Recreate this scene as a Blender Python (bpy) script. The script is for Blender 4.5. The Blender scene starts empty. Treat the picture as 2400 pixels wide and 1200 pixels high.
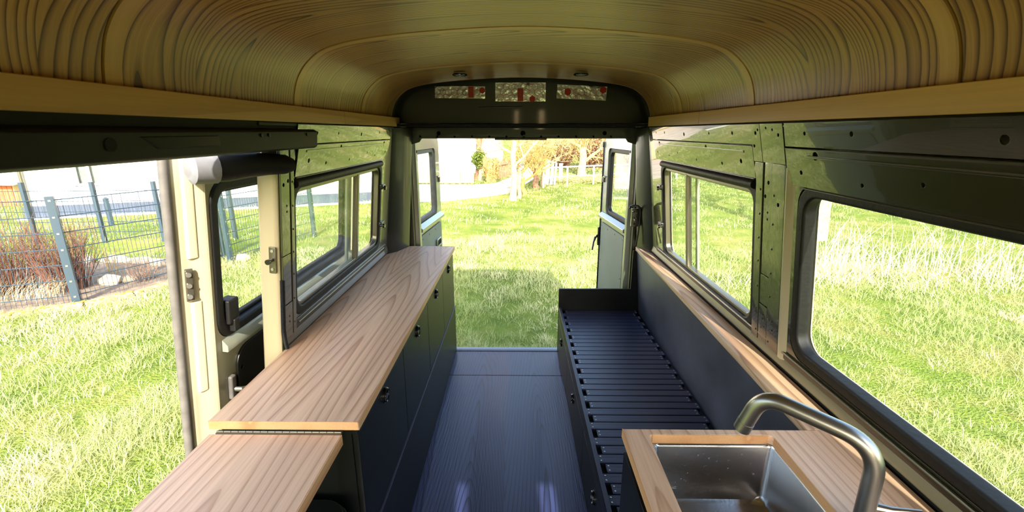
import bpy, bmesh, math, random
import numpy as np
from mathutils import Vector, Matrix
random.seed(7)
RNG = np.random.default_rng(11)
SC = bpy.context.scene
COL = SC.collection
PI = math.pi
GZ = -0.6                      # meadow level; z = 0 is the van floor, +Y is the van's rear

# ------------------------------------------------------------------ camera
PITCH = math.atan(292 / 1067.0)
YAW = math.radians(0.673)
cam = bpy.data.cameras.new('camera')
cam.sensor_width = 36.0
cam.lens = 36.0 * 1067 / 2400
cam.clip_start = 0.02
cam_o = bpy.data.objects.new('camera', cam)
cam_o.location = (0, 0, 1.5)
cam_o.rotation_euler = (PI / 2 - PITCH, 0, YAW)
COL.objects.link(cam_o)
SC.camera = cam_o

# ------------------------------------------------------------------ sky, sun, exposure
SUN_DIR = Vector((-0.08, 1.0, -0.64)).normalized()      # direction the light travels
world = bpy.data.worlds.new('sky')
SC.world = world
world.use_nodes = True
wn = world.node_tree
wn.nodes.clear()
w_out = wn.nodes.new('ShaderNodeOutputWorld')
w_bg = wn.nodes.new('ShaderNodeBackground')
w_sky = wn.nodes.new('ShaderNodeTexSky')
w_sky.sky_type = 'NISHITA'
w_sky.sun_disc = False
w_sky.sun_elevation = math.asin(-SUN_DIR.z)
w_sky.sun_rotation = math.atan2(-SUN_DIR.x, -SUN_DIR.y)
w_sky.air_density = 1.2
w_sky.dust_density = 2.5
w_sky.ozone_density = 1.0
w_bg.inputs['Strength'].default_value = 0.36
wn.links.new(w_sky.outputs[0], w_bg.inputs[0])
wn.links.new(w_bg.outputs[0], w_out.inputs[0])
sun = bpy.data.lights.new('sun', 'SUN')
sun.energy = 6.5
sun.angle = math.radians(0.53)
sun.color = (1.0, 0.94, 0.83)
sun_o = bpy.data.objects.new('sun', sun)
sun_o.rotation_euler = SUN_DIR.to_track_quat('-Z', 'Y').to_euler()
sun_o.location = (2, -20, 14)
COL.objects.link(sun_o)
SC.view_settings.view_transform = 'Standard'
SC.view_settings.look = 'None'
SC.view_settings.gamma = 1.0
SC.view_settings.use_curve_mapping = False
SC.view_settings.exposure = 1.12


# ------------------------------------------------------------------ materials
def lin(c):
    out = []
    for v in c:
        v = v / 255.0
        out.append(v / 12.92 if v <= 0.04045 else ((v + 0.055) / 1.055) ** 2.4)
    return tuple(out) + (1.0,)


def new_mat(name):
    m = bpy.data.materials.new(name)
    m.use_nodes = True
    nt = m.node_tree
    return m, nt, nt.nodes['Principled BSDF']


def plain(name, rgb, rough=0.5, metal=0.0, coat=0.0, bump=0.0, bump_scale=40.0, var=0.0, var_scale=6.0, spec=0.5, coat_rough=0.05):
    m, nt, b = new_mat(name)
    b.inputs['Roughness'].default_value = rough
    b.inputs['Metallic'].default_value = metal
    b.inputs['Coat Weight'].default_value = coat
    b.inputs['Coat Roughness'].default_value = coat_rough
    b.inputs['Specular IOR Level'].default_value = spec
    col = lin(rgb)
    b.inputs['Base Color'].default_value = col
    tc = nt.nodes.new('ShaderNodeTexCoord')
    if var > 0:
        n = nt.nodes.new('ShaderNodeTexNoise')
        n.inputs['Scale'].default_value = var_scale
        n.inputs['Detail'].default_value = 5
        r = nt.nodes.new('ShaderNodeValToRGB')
        r.color_ramp.elements[0].position = 0.3
        r.color_ramp.elements[1].position = 0.7
        r.color_ramp.elements[0].color = tuple(c * (1 - var) for c in col[:3]) + (1,)
        r.color_ramp.elements[1].color = tuple(min(1, c * (1 + var)) for c in col[:3]) + (1,)
        nt.links.new(tc.outputs['Object'], n.inputs['Vector'])
        nt.links.new(n.outputs[0], r.inputs[0])
        nt.links.new(r.outputs[0], b.inputs['Base Color'])
    if bump > 0:
        n2 = nt.nodes.new('ShaderNodeTexNoise')
        n2.inputs['Scale'].default_value = bump_scale
        n2.inputs['Detail'].default_value = 2
        bp = nt.nodes.new('ShaderNodeBump')
        bp.inputs['Strength'].default_value = bump
        bp.inputs['Distance'].default_value = 0.01
        nt.links.new(tc.outputs['Object'], n2.inputs['Vector'])
        nt.links.new(n2.outputs[0], bp.inputs['Height'])
        nt.links.new(bp.outputs[0], b.inputs['Normal'])
        if coat > 0:
            nt.links.new(bp.outputs[0], b.inputs['Coat Normal'])
    return m


def wood(name, along, light, mid, dark, rings=9.0, across=5.0, length=0.55, rough=0.45, seed=0.0, slope=0.0,
         fibre=0.35, src='Object', coat=0.0, bump=0.0, sharp=0.55, arch=None):
    """flat sawn grain: contour lines of a field stretched along the grain.  along: axis index of the grain."""
    m, nt, b = new_mat(name)
    N, L = nt.nodes, nt.links
    b.inputs['Roughness'].default_value = rough
    b.inputs['Coat Weight'].default_value = coat
    tc = N.new('ShaderNodeTexCoord')
    mp = N.new('ShaderNodeMapping')
    sc = [across, across, across]
    sc[along] = length
    mp.inputs['Scale'].default_value = sc
    mp.inputs['Location'].default_value = (seed, seed * 0.7, seed * 1.3)
    L.new(tc.outputs[src], mp.inputs['Vector'])
    nz = N.new('ShaderNodeTexNoise')
    nz.inputs['Scale'].default_value = 1.0
    nz.inputs['Detail'].default_value = 1.2
    nz.inputs['Roughness'].default_value = 0.45
    nz.inputs['Distortion'].default_value = 0.25
    L.new(mp.outputs[0], nz.inputs['Vector'])
    sep = N.new('ShaderNodeSeparateXYZ')
    L.new(mp.outputs[0], sep.inputs[0])
    cross = 0 if along != 0 else 1
    mu = N.new('ShaderNodeMath'); mu.operation = 'MULTIPLY_ADD'
    mu.inputs[1].default_value = rings
    L.new(nz.outputs[0], mu.inputs[0])
    sl = N.new('ShaderNodeMath'); sl.operation = 'MULTIPLY'
    sl.inputs[1].default_value = slope
    L.new(sep.outputs[cross], sl.inputs[0])
    L.new(sl.outputs[0], mu.inputs[2])
    total = mu
    if arch:
        c0, half, wgt, tilt, hh = arch
        raw = N.new('ShaderNodeSeparateXYZ')
        L.new(tc.outputs[src], raw.inputs[0])
        nm = N.new('ShaderNodeMath'); nm.operation = 'MULTIPLY_ADD'      # meander of the pith line
        nm.inputs[1].default_value = half * 0.55; nm.inputs[2].default_value = -c0 - half * 0.28
        L.new(nz.outputs[0], nm.inputs[0])
        sh = N.new('ShaderNodeMath'); sh.operation = 'ADD'
        L.new(raw.outputs[cross], sh.inputs[0]); L.new(nm.outputs[0], sh.inputs[1])
        pp = N.new('ShaderNodeMath'); pp.operation = 'PINGPONG'; pp.inputs[1].default_value = half
        L.new(sh.outputs[0], pp.inputs[0])
        sq = N.new('ShaderNodeMath'); sq.operation = 'POWER'; sq.inputs[1].default_value = 2.0
        L.new(pp.outputs[0], sq.inputs[0])
        ah = N.new('ShaderNodeMath'); ah.operation = 'ADD'; ah.inputs[1].default_value = hh * hh
        L.new(sq.outputs[0], ah.inputs[0])
        rt = N.new('ShaderNodeMath'); rt.operation = 'SQRT'
        L.new(ah.outputs[0], rt.inputs[0])
        t1 = N.new('ShaderNodeMath'); t1.operation = 'MULTIPLY_ADD'; t1.inputs[1].default_value = wgt
        L.new(rt.outputs[0], t1.inputs[0]); L.new(mu.outputs[0], t1.inputs[2])
        t2 = N.new('ShaderNodeMath'); t2.operation = 'MULTIPLY_ADD'; t2.inputs[1].default_value = tilt
        L.new(raw.outputs[along], t2.inputs[0]); L.new(t1.outputs[0], t2.inputs[2])
        total = t2
    fr = N.new('ShaderNodeMath'); fr.operation = 'FRACT'
    L.new(total.outputs[0], fr.inputs[0])
    ramp = N.new('ShaderNodeValToRGB')
    e = ramp.color_ramp.elements
    e[0].position = 0.0; e[0].color = lin(mid)
    e[1].position = 1.0; e[1].color = lin(dark)
    a = e.new(0.08); a.color = lin(light)
    c = e.new(sharp); c.color = lin(light)
    d = e.new(sharp + (0.94 - sharp) * 0.6); d.color = lin(mid)
    d = e.new(0.95); d.color = lin(dark)
    L.new(fr.outputs[0], ramp.inputs[0])
    # fine fibres
    mp2 = N.new('ShaderNodeMapping')
    s2 = [160, 160, 160]; s2[along] = 3.0
    mp2.inputs['Scale'].default_value = s2
    L.new(tc.outputs[src], mp2.inputs['Vector'])
    n2 = N.new('ShaderNodeTexNoise')
    n2.inputs['Scale'].default_value = 1.0
    n2.inputs['Detail'].default_value = 3
    L.new(mp2.outputs[0], n2.inputs['Vector'])
    # broad tone bands
    mp3 = N.new('ShaderNodeMapping')
    s3 = [across * 1.7] * 3; s3[along] = length * 0.5
    mp3.inputs['Scale'].default_value = s3
    mp3.inputs['Location'].default_value = (seed + 5, 3, 1)
    L.new(tc.outputs[src], mp3.inputs['Vector'])
    n3 = N.new('ShaderNodeTexNoise')
    n3.inputs['Scale'].default_value = 1.0
    n3.inputs['Detail'].default_value = 2
    L.new(mp3.outputs[0], n3.inputs['Vector'])
    ad = N.new('ShaderNodeMath'); ad.operation = 'ADD'
    L.new(n2.outputs[0], ad.inputs[0]); L.new(n3.outputs[0], ad.inputs[1])
    mr = N.new('ShaderNodeMapRange')
    mr.inputs['From Min'].default_value = 0.7; mr.inputs['From Max'].default_value = 1.3
    mr.inputs['To Min'].default_value = 1.0 - fibre; mr.inputs['To Max'].default_value = 1.0 + fibre * 0.35
    L.new(ad.outputs[0], mr.inputs['Value'])
    mx = N.new('ShaderNodeMix'); mx.data_type = 'RGBA'; mx.blend_type = 'MULTIPLY'
    mx.inputs[0].default_value = 1.0
    L.new(ramp.outputs[0], mx.inputs[6])
    L.new(mr.outputs[0], mx.inputs[7])
    L.new(mx.outputs[2], b.inputs['Base Color'])
    if bump > 0:
        bp = N.new('ShaderNodeBump')
        bp.inputs['Strength'].default_value = bump
        bp.inputs['Distance'].default_value = 0.004
        hs = N.new('ShaderNodeMath'); hs.operation = 'ADD'
        L.new(fr.outputs[0], hs.inputs[0]); L.new(n2.outputs[0], hs.inputs[1])
        L.new(hs.outputs[0], bp.inputs['Height'])
        L.new(bp.outputs[0], b.inputs['Normal'])
    return m


def glass_mat(name, tint):
    m = bpy.data.materials.new(name)
    m.use_nodes = True
    nt = m.node_tree
    nt.nodes.clear()
    o = nt.nodes.new('ShaderNodeOutputMaterial')
    t = nt.nodes.new('ShaderNodeBsdfTransparent')
    t.inputs[0].default_value = tint
    g = nt.nodes.new('ShaderNodeBsdfGlossy')
    g.inputs['Roughness'].default_value = 0.0
    lw = nt.nodes.new('ShaderNodeLayerWeight')
    lw.inputs['Blend'].default_value = 0.5
    pw = nt.nodes.new('ShaderNodeMath'); pw.operation = 'POWER'
    pw.inputs[1].default_value = 5.0
    nt.links.new(lw.outputs['Facing'], pw.inputs[0])
    f = nt.nodes.new('ShaderNodeMath'); f.operation = 'MULTIPLY_ADD'
    f.inputs[1].default_value = 0.42; f.inputs[2].default_value = 0.04
    nt.links.new(pw.outputs[0], f.inputs[0])
    x = nt.nodes.new('ShaderNodeMixShader')
    nt.links.new(f.outputs[0], x.inputs[0])
    nt.links.new(t.outputs[0], x.inputs[1])
    nt.links.new(g.outputs[0], x.inputs[2])
    nt.links.new(x.outputs[0], o.inputs[0])
    return m


def leaf_mat(name, translucent=0.35, rough=0.5, attr='Col', rgb=None):
    m = bpy.data.materials.new(name)
    m.use_nodes = True
    nt = m.node_tree
    b = nt.nodes['Principled BSDF']
    o = nt.nodes['Material Output']
    b.inputs['Roughness'].default_value = rough
    b.inputs['Specular IOR Level'].default_value = 0.35
    t = nt.nodes.new('ShaderNodeBsdfTranslucent')
    x = nt.nodes.new('ShaderNodeMixShader')
    x.inputs[0].default_value = translucent
    a = nt.nodes.new('ShaderNodeAttribute')
    a.attribute_name = attr
    nt.links.new(a.outputs['Color'], b.inputs['Base Color'])
    nt.links.new(a.outputs['Color'], t.inputs['Color'])
    nt.links.new(b.outputs[0], x.inputs[1])
    nt.links.new(t.outputs[0], x.inputs[2])
    nt.links.new(x.outputs[0], o.inputs[0])
    return m


M = {}
M['worktop'] = wood('elm_worktop', 1, (226, 189, 156), (214, 173, 141), (190, 147, 117), rings=7, across=3.0, length=0.6, seed=3.1, slope=0.3, rough=0.42, fibre=0.22, sharp=0.6, arch=(-0.58, 0.105, 34, 3.0, 0.016))
M['ledge'] = wood('elm_ledge', 1, (226, 194, 160), (208, 170, 136), (182, 140, 110), rings=8, across=9, length=0.6, seed=8.2, slope=1.0, rough=0.42, fibre=0.2)
M['sinktop'] = wood('elm_sinktop', 1, (226, 188, 155), (216, 176, 143), (198, 156, 124), rings=6, across=3.6, length=0.6, seed=13.7, slope=0.3, rough=0.42, fibre=0.22, sharp=0.6, arch=(-0.66, 0.16, 40, 2.0, 0.02))
M['veneer'] = wood('elm_veneer', 0, (198, 152, 82), (162, 117, 58), (98, 62, 27), rings=16, across=3.0, length=0.5, seed=1.7, slope=0.5, rough=0.36, fibre=0.32, src='UV', sharp=0.55, arch=(0.2, 0.17, 54, 4.0, 0.015))
M['batten'] = wood('pale_batten', 0, (218, 174, 100), (210, 166, 92), (200, 154, 84), rings=2, across=8, length=0.3, seed=4.2, rough=0.4, fibre=0.1, src='UV')
M['rail'] = wood('pale_rail', 1, (220, 176, 108), (212, 168, 100), (200, 154, 90), rings=3, across=7, length=0.4, seed=6.5, rough=0.42, fibre=0.12)
M['floor'] = wood('blue_black_floor', 1, (48, 55, 94), (38, 45, 80), (15, 17, 34), rings=9, across=3.6, length=0.8, seed=21.3, slope=0.6, rough=0.42, fibre=0.4, bump=0.3, arch=(-0.22, 0.17, 60, 4.0, 0.02))
M['slat'] = wood('blue_black_slat', 0, (44, 48, 74), (36, 40, 62), (20, 22, 36), rings=6, across=14, length=0.8, seed=2.3, slope=1.0, rough=0.4, fibre=0.35, bump=0.2)
M['black_ply'] = wood('black_stained_ply', 1, (14, 18, 16), (12, 15, 13), (8, 10, 9), rings=5, across=4, length=0.8, seed=5.3, rough=0.42, fibre=0.3, bump=0.05)
M['black_ply'].node_tree.nodes['Principled BSDF'].inputs['Specular IOR Level'].default_value = 0.3
M['backrest'] = plain('black_backrest_panel', (80, 83, 94), rough=0.42, var=0.45, var_scale=3.0, bump=0.04, bump_scale=60)
M['gap'] = plain('gap_shade', (8, 8, 9), rough=0.8)  # near-black put in for the shade of gaps, holes and recesses
M['ply_edge'] = plain('grey_blue_ply_edge', (52, 56, 78), rough=0.45)
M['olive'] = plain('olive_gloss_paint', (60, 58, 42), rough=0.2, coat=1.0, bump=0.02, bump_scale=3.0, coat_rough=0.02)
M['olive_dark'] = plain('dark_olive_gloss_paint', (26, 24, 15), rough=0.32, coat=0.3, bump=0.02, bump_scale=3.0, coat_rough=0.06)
M['track'] = plain('matt_dark_olive', (17, 17, 9), rough=0.55, coat=0.0, spec=0.3)
M['sill'] = plain('beige_light_shade_paint', (132, 128, 102), rough=0.3, coat=0.6)  # sky light painted into the sill ledge, shade into the door's inner skin
M['edgewood'] = wood('plain_edge_wood', 1, (220, 172, 122), (212, 162, 112), (198, 146, 98), rings=3, across=10, length=0.5, seed=2.2, rough=0.45, fibre=0.12)
M['cream'] = plain('cream_paint', (196, 186, 156), rough=0.3, coat=0.8, bump=0.04, bump_scale=5)
M['doorgrey'] = plain('grey_green_door_paint', (128, 132, 118), rough=0.3, coat=0.8, bump=0.05, bump_scale=6)
M['doorpanel'] = plain('grey_door_panel', (122, 130, 124), rough=0.55, var=0.1, var_scale=3)
M['blackpanel'] = plain('black_door_panel', (14, 14, 12), rough=0.3, var=0.3, var_scale=30)
M['rubber'] = plain('black_rubber', (15, 15, 15), rough=0.55, spec=0.35, bump=0.1, bump_scale=60)
M['greyrubber'] = plain('grey_rubber', (92, 88, 84), rough=0.6, var=0.25, var_scale=25)
M['alu'] = plain('dull_aluminium', (120, 116, 102), rough=0.32, metal=0.8)
M['steel'] = plain('brushed_steel', (196, 196, 196), rough=0.22, metal=1.0, bump=0.02, bump_scale=150)
M['tap'] = plain('satin_steel', (172, 170, 166), rough=0.33, metal=1.0)
M['screw'] = plain('screw_zinc', (190, 190, 190), rough=0.35, metal=1.0)
M['blackmetal'] = plain('black_metal', (14, 15, 16), rough=0.25, coat=0.6)
M['blackplastic'] = plain('black_plastic', (20, 24, 24), rough=0.28, coat=0.3)
M['greycloth'] = plain('grey_plastic', (112, 112, 116), rough=0.6, var=0.2, var_scale=20)
M['orange'] = plain('orange_reflector', (220, 84, 30), rough=0.2, coat=1.0)
M['foil'] = plain('butyl_foil', (205, 205, 212), rough=0.2, metal=1.0, bump=0.6, bump_scale=24)
M['red'] = plain('red_print', (190, 36, 26), rough=0.4)
M['lampglass'] = plain('frosted_lens', (170, 160, 130), rough=0.4)
M['glass'] = glass_mat('window_glass', (0.95, 0.975, 0.955, 1))
M['anthracite'] = plain('anthracite_coating', (50, 66, 78), rough=0.4)
M['wall_white'] = plain('white_render', (228, 226, 220), rough=0.9, var=0.04, var_scale=3, bump=0.1, bump_scale=60)
M['plinth'] = plain('blue_grey_plinth', (66, 74, 90), rough=0.85, var=0.1, var_scale=4)
M['stone'] = plain('pale_limestone', (170, 156, 134), rough=0.9, var=0.3, var_scale=9, bump=0.6, bump_scale=18)
M['kerb'] = plain('lichen_concrete', (150, 134, 100), rough=0.95, var=0.35, var_scale=14, bump=0.5, bump_scale=40)
M['moss'] = plain('ochre_lichen', (176, 134, 40), rough=0.95, var=0.4, var_scale=30, bump=0.6, bump_scale=60)
M['gravel'] = plain('pale_gravel', (186, 176, 164), rough=0.95, var=0.25, var_scale=3, bump=0.5, bump_scale=60)
M['boards'] = plain('pale_fence_boards', (196, 172, 132), rough=0.8, var=0.15, var_scale=5)
M['brownboards'] = plain('brown_fence_boards', (150, 104, 80), rough=0.8, var=0.2, var_scale=5)
M['whitepaint'] = plain('white_paint', (226, 224, 216), rough=0.5)
M['bark'] = plain('pale_bark', (176, 152, 112), rough=0.95, var=0.35, var_scale=12, bump=0.8, bump_scale=30)
M['mossbark'] = plain('mossy_bark', (150, 128, 66), rough=0.95, var=0.4, var_scale=10, bump=0.8, bump_scale=30)
M['darkbark'] = plain('brown_bark', (124, 96, 74), rough=0.95, var=0.35, var_scale=10, bump=0.8, bump_scale=30)
M['redtwig'] = plain('red_twigs', (104, 70, 56), rough=0.7)
M['twig'] = plain('pale_twigs', (182, 156, 104), rough=0.8)
M['drytwig'] = plain('dry_twigs', (140, 116, 100), rough=0.85)
M['brick'] = plain('red_brick', (176, 96, 62), rough=0.9, var=0.2, var_scale=6)
M['tile'] = plain('clay_roof', (170, 92, 62), rough=0.9)
M['grass'] = leaf_mat('grass_blades', 0.35)
M['straw'] = leaf_mat('dry_straw', 0.3, 0.6)
M['leaf'] = leaf_mat('leaves', 0.3, 0.45)


def ground_mat():
    m, nt, b = new_mat('meadow_soil')
    b.inputs['Roughness'].default_value = 0.95
    b.inputs['Specular IOR Level'].default_value = 0.1
    tc = nt.nodes.new('ShaderNodeTexCoord')
    n = nt.nodes.new('ShaderNodeTexNoise'); n.inputs['Scale'].default_value = 0.9; n.inputs['Detail'].default_value = 8; n.inputs['Roughness'].default_value = 0.7
    r = nt.nodes.new('ShaderNodeValToRGB')
    e = r.color_ramp.elements
    e[0].position = 0.32; e[0].color = lin((84, 104, 40))
    e[1].position = 0.72; e[1].color = lin((168, 152, 96))
    k = e.new(0.5); k.color = lin((116, 132, 54))
    n2 = nt.nodes.new('ShaderNodeTexNoise'); n2.inputs['Scale'].default_value = 45; n2.inputs['Detail'].default_value = 4
    bp = nt.nodes.new('ShaderNodeBump'); bp.inputs['Strength'].default_value = 1.0; bp.inputs['Distance'].default_value = 0.05
    nt.links.new(tc.outputs['Object'], n.inputs['Vector'])
    nt.links.new(tc.outputs['Object'], n2.inputs['Vector'])
    nt.links.new(n.outputs[0], r.inputs[0])
    nt.links.new(r.outputs[0], b.inputs['Base Color'])
    nt.links.new(n2.outputs[0], bp.inputs['Height'])
    nt.links.new(bp.outputs[0], b.inputs['Normal'])
    return m


M['ground'] = ground_mat()
M['soil'] = plain('garden_soil', (120, 104, 86), rough=0.95, var=0.35, var_scale=8, bump=0.8, bump_scale=30)

# ------------------------------------------------------------------ object helpers
WLOC = {}


def set_parent(o, p):
    if p is not None:
        o.parent = p
        o.matrix_parent_inverse = Matrix.Translation(-WLOC.get(p.name, Vector()))


def tag(o, label=None, cat=None, group=None, kind=None):
    if label: o['label'] = label
    if cat: o['category'] = cat
    if group: o['group'] = group
    if kind: o['kind'] = kind
    return o


def obj(name, mesh, mat=None, parent=None, label=None, cat=None, group=None, kind=None):
    if isinstance(mesh, MB):
        mesh = mesh.mesh(name)
    o = bpy.data.objects.new(name, mesh)
    COL.objects.link(o)
    if mat is not None and len(mesh.materials) == 0:
        mesh.materials.append(M[mat] if isinstance(mat, str) else mat)
    WLOC[o.name] = Vector()
    set_parent(o, parent)
    return tag(o, label, cat, group, kind)


def thing(name, loc, label, cat, group=None, kind=None):
    o = bpy.data.objects.new(name, None)
    o.empty_display_size = 0.1
    o.location = loc
    COL.objects.link(o)
    WLOC[o.name] = Vector(loc)
    return tag(o, label, cat, group, kind)


def weighted(me, limit=50):
    """area weighted corner normals, so that big flat faces stay flat next to small bevels"""
    bm = bmesh.new(); bm.from_mesh(me)
    bm.faces.ensure_lookup_table()
    cl = math.cos(math.radians(limit))
    area = [f.calc_area() for f in bm.faces]
    nor = [f.normal.copy() for f in bm.faces]
    out = []
    for f in bm.faces:
        n0 = nor[f.index]
        for l in f.loops:
            acc = Vector()
            for g_ in l.vert.link_faces:
                if nor[g_.index].dot(n0) > cl:
                    acc += nor[g_.index] * area[g_.index]
            out.append(tuple(acc.normalized()) if acc.length > 1e-12 else tuple(n0))
    bm.free()
    for p in me.polygons: p.use_smooth = True
    me.normals_split_custom_set(out)


class MB:
    def __init__(self):
        self.v, self.f, self.bev, self.seg, self.smooth = [], [], 0.0, 1, None

    def add(self, vs, fs):
        n = len(self.v)
        self.v += [Vector(p) for p in vs]
        self.f += [tuple(i + n for i in f) for f in fs]
        return self

    def box(self, x0, x1, y0, y1, z0, z1):
        return self.add([(x0, y0, z0), (x1, y0, z0), (x1, y1, z0), (x0, y1, z0), (x0, y0, z1), (x1, y0, z1), (x1, y1, z1), (x0, y1, z1)],
                        [(0, 3, 2, 1), (4, 5, 6, 7), (0, 1, 5, 4), (1, 2, 6, 5), (2, 3, 7, 6), (3, 0, 4, 7)])

    def hexa(self, c):
        """8 corners: bottom ring 0-3, top ring 4-7"""
        return self.add(c, [(0, 3, 2, 1), (4, 5, 6, 7), (0, 1, 5, 4), (1, 2, 6, 5), (2, 3, 7, 6), (3, 0, 4, 7)])

    def prism(self, ring0, ring1):
        n = len(ring0)
        fs = [tuple(range(n))[::-1], tuple(range(n, 2 * n))]
        fs += [(i, (i + 1) % n, n + (i + 1) % n, n + i) for i in range(n)]
        return self.add(list(ring0) + list(ring1), fs)

    def tube(self, pts, r, n=10, closed=False, caps=True):
        pts = [Vector(p) for p in pts]
        k = len(pts)
        rs = r if isinstance(r, (list, tuple)) else [r] * k
        tans = []
        for i in range(k):
            if closed:
                t = pts[(i + 1) % k] - pts[i - 1]
            else:
                t = pts[min(i + 1, k - 1)] - pts[max(i - 1, 0)]
            tans.append(t.normalized())
        ref = Vector((0, 0, 1)) if abs(tans[0].z) < 0.9 else Vector((1, 0, 0))
        a = tans[0].cross(ref).normalized()
        vs = []
        for i in range(k):
            a = (a - tans[i] * a.dot(tans[i]))
            a = a.normalized() if a.length > 1e-6 else tans[i].orthogonal().normalized()
            b = tans[i].cross(a)
            for j in range(n):
                th = 2 * PI * j / n
                vs.append(pts[i] + (a * math.cos(th) + b * math.sin(th)) * rs[i])
        fs = []
        for i in range(k if closed else k - 1):
            i2 = (i + 1) % k
            for j in range(n):
                j2 = (j + 1) % n
                fs.append((i * n + j, i * n + j2, i2 * n + j2, i2 * n + j))
        if caps and not closed:
            fs.append(tuple(range(n))[::-1])
            fs.append(tuple((k - 1) * n + j for j in range(n)))
        return self.add(vs, fs)

    def cyl(self, p0, p1, r, n=12):
        return self.tube([p0, p1], r, n)

    def bevel(self, w, seg=1):
        self.bev, self.seg = w, seg
        return self

    def mesh(self, name, angle=35):
        me = bpy.data.meshes.new(name)
        me.from_pydata([tuple(p) for p in self.v], [], self.f)
        me.update()
        bm = bmesh.new()
        bm.from_mesh(me)
        bmesh.ops.recalc_face_normals(bm, faces=bm.faces)
        if self.bev > 0:
            es = [e for e in bm.edges if len(e.link_faces) == 2 and e.calc_face_angle(0) > math.radians(40)]
            bmesh.ops.bevel(bm, geom=es, offset=self.bev, segments=self.seg, affect='EDGES', clamp_overlap=True, profile=0.5)
        for f in bm.faces:
            f.smooth = True
        bm.to_mesh(me)
        bm.free()
        if self.bev > 0:
            weighted(me)
        else:
            me.set_sharp_from_angle(angle=math.radians(angle))
        return me


def rrect(u0, u1, v0, v1, r, n=6):
    out = []
    for cx, cy, a0 in ((u1 - r, v0 + r, -90), (u1 - r, v1 - r, 0), (u0 + r, v1 - r, 90), (u0 + r, v0 + r, 180)):
        for i in range(n + 1):
            a = math.radians(a0 + 90.0 * i / n)
            out.append((cx + r * math.cos(a), cy + r * math.sin(a)))
    return out


def circ(u, v, r, n=12, sy=1.0):
    return [(u + r * math.cos(2 * PI * i / n), v + r * sy * math.sin(2 * PI * i / n)) for i in range(n)]


def panel(outline, holes, thick, mtx, bevel=0.0, bres=1):
    """flat sheet with holes, thickness centred on the plane, laid out by mtx"""
    cu = bpy.data.curves.new('sheet', 'CURVE')
    cu.dimensions = '2D'
    cu.fill_mode = 'BOTH'
    cu.extrude = max(thick / 2 - bevel, 0.0001)
    cu.bevel_depth = bevel
    cu.bevel_resolution = bres
    cu.offset = -bevel
    for loop in [outline] + list(holes):
        sp = cu.splines.new('POLY')
        sp.points.add(len(loop) - 1)
        for p, (u, v) in zip(sp.points, loop):
            p.co = (u, v, 0, 1)
        sp.use_cyclic_u = True
    o = bpy.data.objects.new('sheet', cu)
    me = bpy.data.meshes.new_from_object(o)
    bpy.data.objects.remove(o)
    bpy.data.curves.remove(cu)
    me.transform(mtx)
    if mtx.determinant() < 0:
        me.flip_normals()
    bm = bmesh.new(); bm.from_mesh(me)
    bmesh.ops.remove_doubles(bm, verts=bm.verts, dist=1e-6)
    for f in bm.faces: f.smooth = True
    bm.to_mesh(me); bm.free()
    weighted(me)
    return me


def join(meshes, name='joined'):
    bm = bmesh.new()
    for me in meshes:
        bm.from_mesh(me)
    out = bpy.data.meshes.new(name)
    bm.to_mesh(out); bm.free()
    out.set_sharp_from_angle(angle=math.radians(30))
    return out


# wall frames: (u = y along the van, z = height, d = inward from the inner skin)
LEAN = 0.108
KL = math.sqrt(1 + LEAN * LEAN)


def WP(side, u, z, d=0.0):
    nx = 1 / KL
    if side < 0:
        return Vector((-0.82 + LEAN * (z - 0.76) + d * nx, u, z - d * LEAN / KL))
    return Vector((0.86 - LEAN * (z - 0.76) - d * nx, u, z - d * LEAN / KL))


def WM(side, d=0.0):
    """matrix for panel(): local x = u, local y = z-coordinate along the leaning wall, plane at depth d"""
    o = WP(side, 0, 0, d)
    ex = Vector((0, 1, 0))
    ey = WP(side, 0, 1, d) - o           # one unit of local y raises z by one
    ez = (WP(side, 0, 0, d + 1) - o)
    return Matrix(((ex.x, ey.x, ez.x, o.x), (ex.y, ey.y, ez.y, o.y), (ex.z, ey.z, ez.z, o.z), (0, 0, 0, 1)))


def wbox(mb, side, u0, u1, z0, z1, d0, d1):
    c = [WP(side, u0, z0, d0), WP(side, u1, z0, d0), WP(side, u1, z0, d1), WP(side, u0, z0, d1),
         WP(side, u0, z1, d0), WP(side, u1, z1, d0), WP(side, u1, z1, d1), WP(side, u0, z1, d1)]
    return mb.hexa(c)


def copy_to(o, p=None, loc=None):
    c = o.copy()
    COL.objects.link(c)
    WLOC[c.name] = Vector()
    if p is not None:
        c.parent = p
        c.matrix_parent_inverse = Matrix.Translation(-WLOC.get(p.name, Vector()))
    if loc is not None:
        c.location = loc
    return c


# ================================================================== SETTING: ground
g = MB()
gx = [-900, -70, -30, -14, -7, -3, 0, 3, 7, 14, 30, 70, 900]
gy = [-900, -40, -10, 0, 4, 8, 12, 16, 20, 30, 60, 140, 900]
for i in range(len(gx) - 1):
    for j in range(len(gy) - 1):
        g.add([(gx[i], gy[j], GZ), (gx[i + 1], gy[j], GZ), (gx[i + 1], gy[j + 1], GZ), (gx[i], gy[j + 1], GZ)], [(0, 1, 2, 3)])
obj('ground', g, 'ground', label='sunlit meadow the van stands on', kind='structure')

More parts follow.
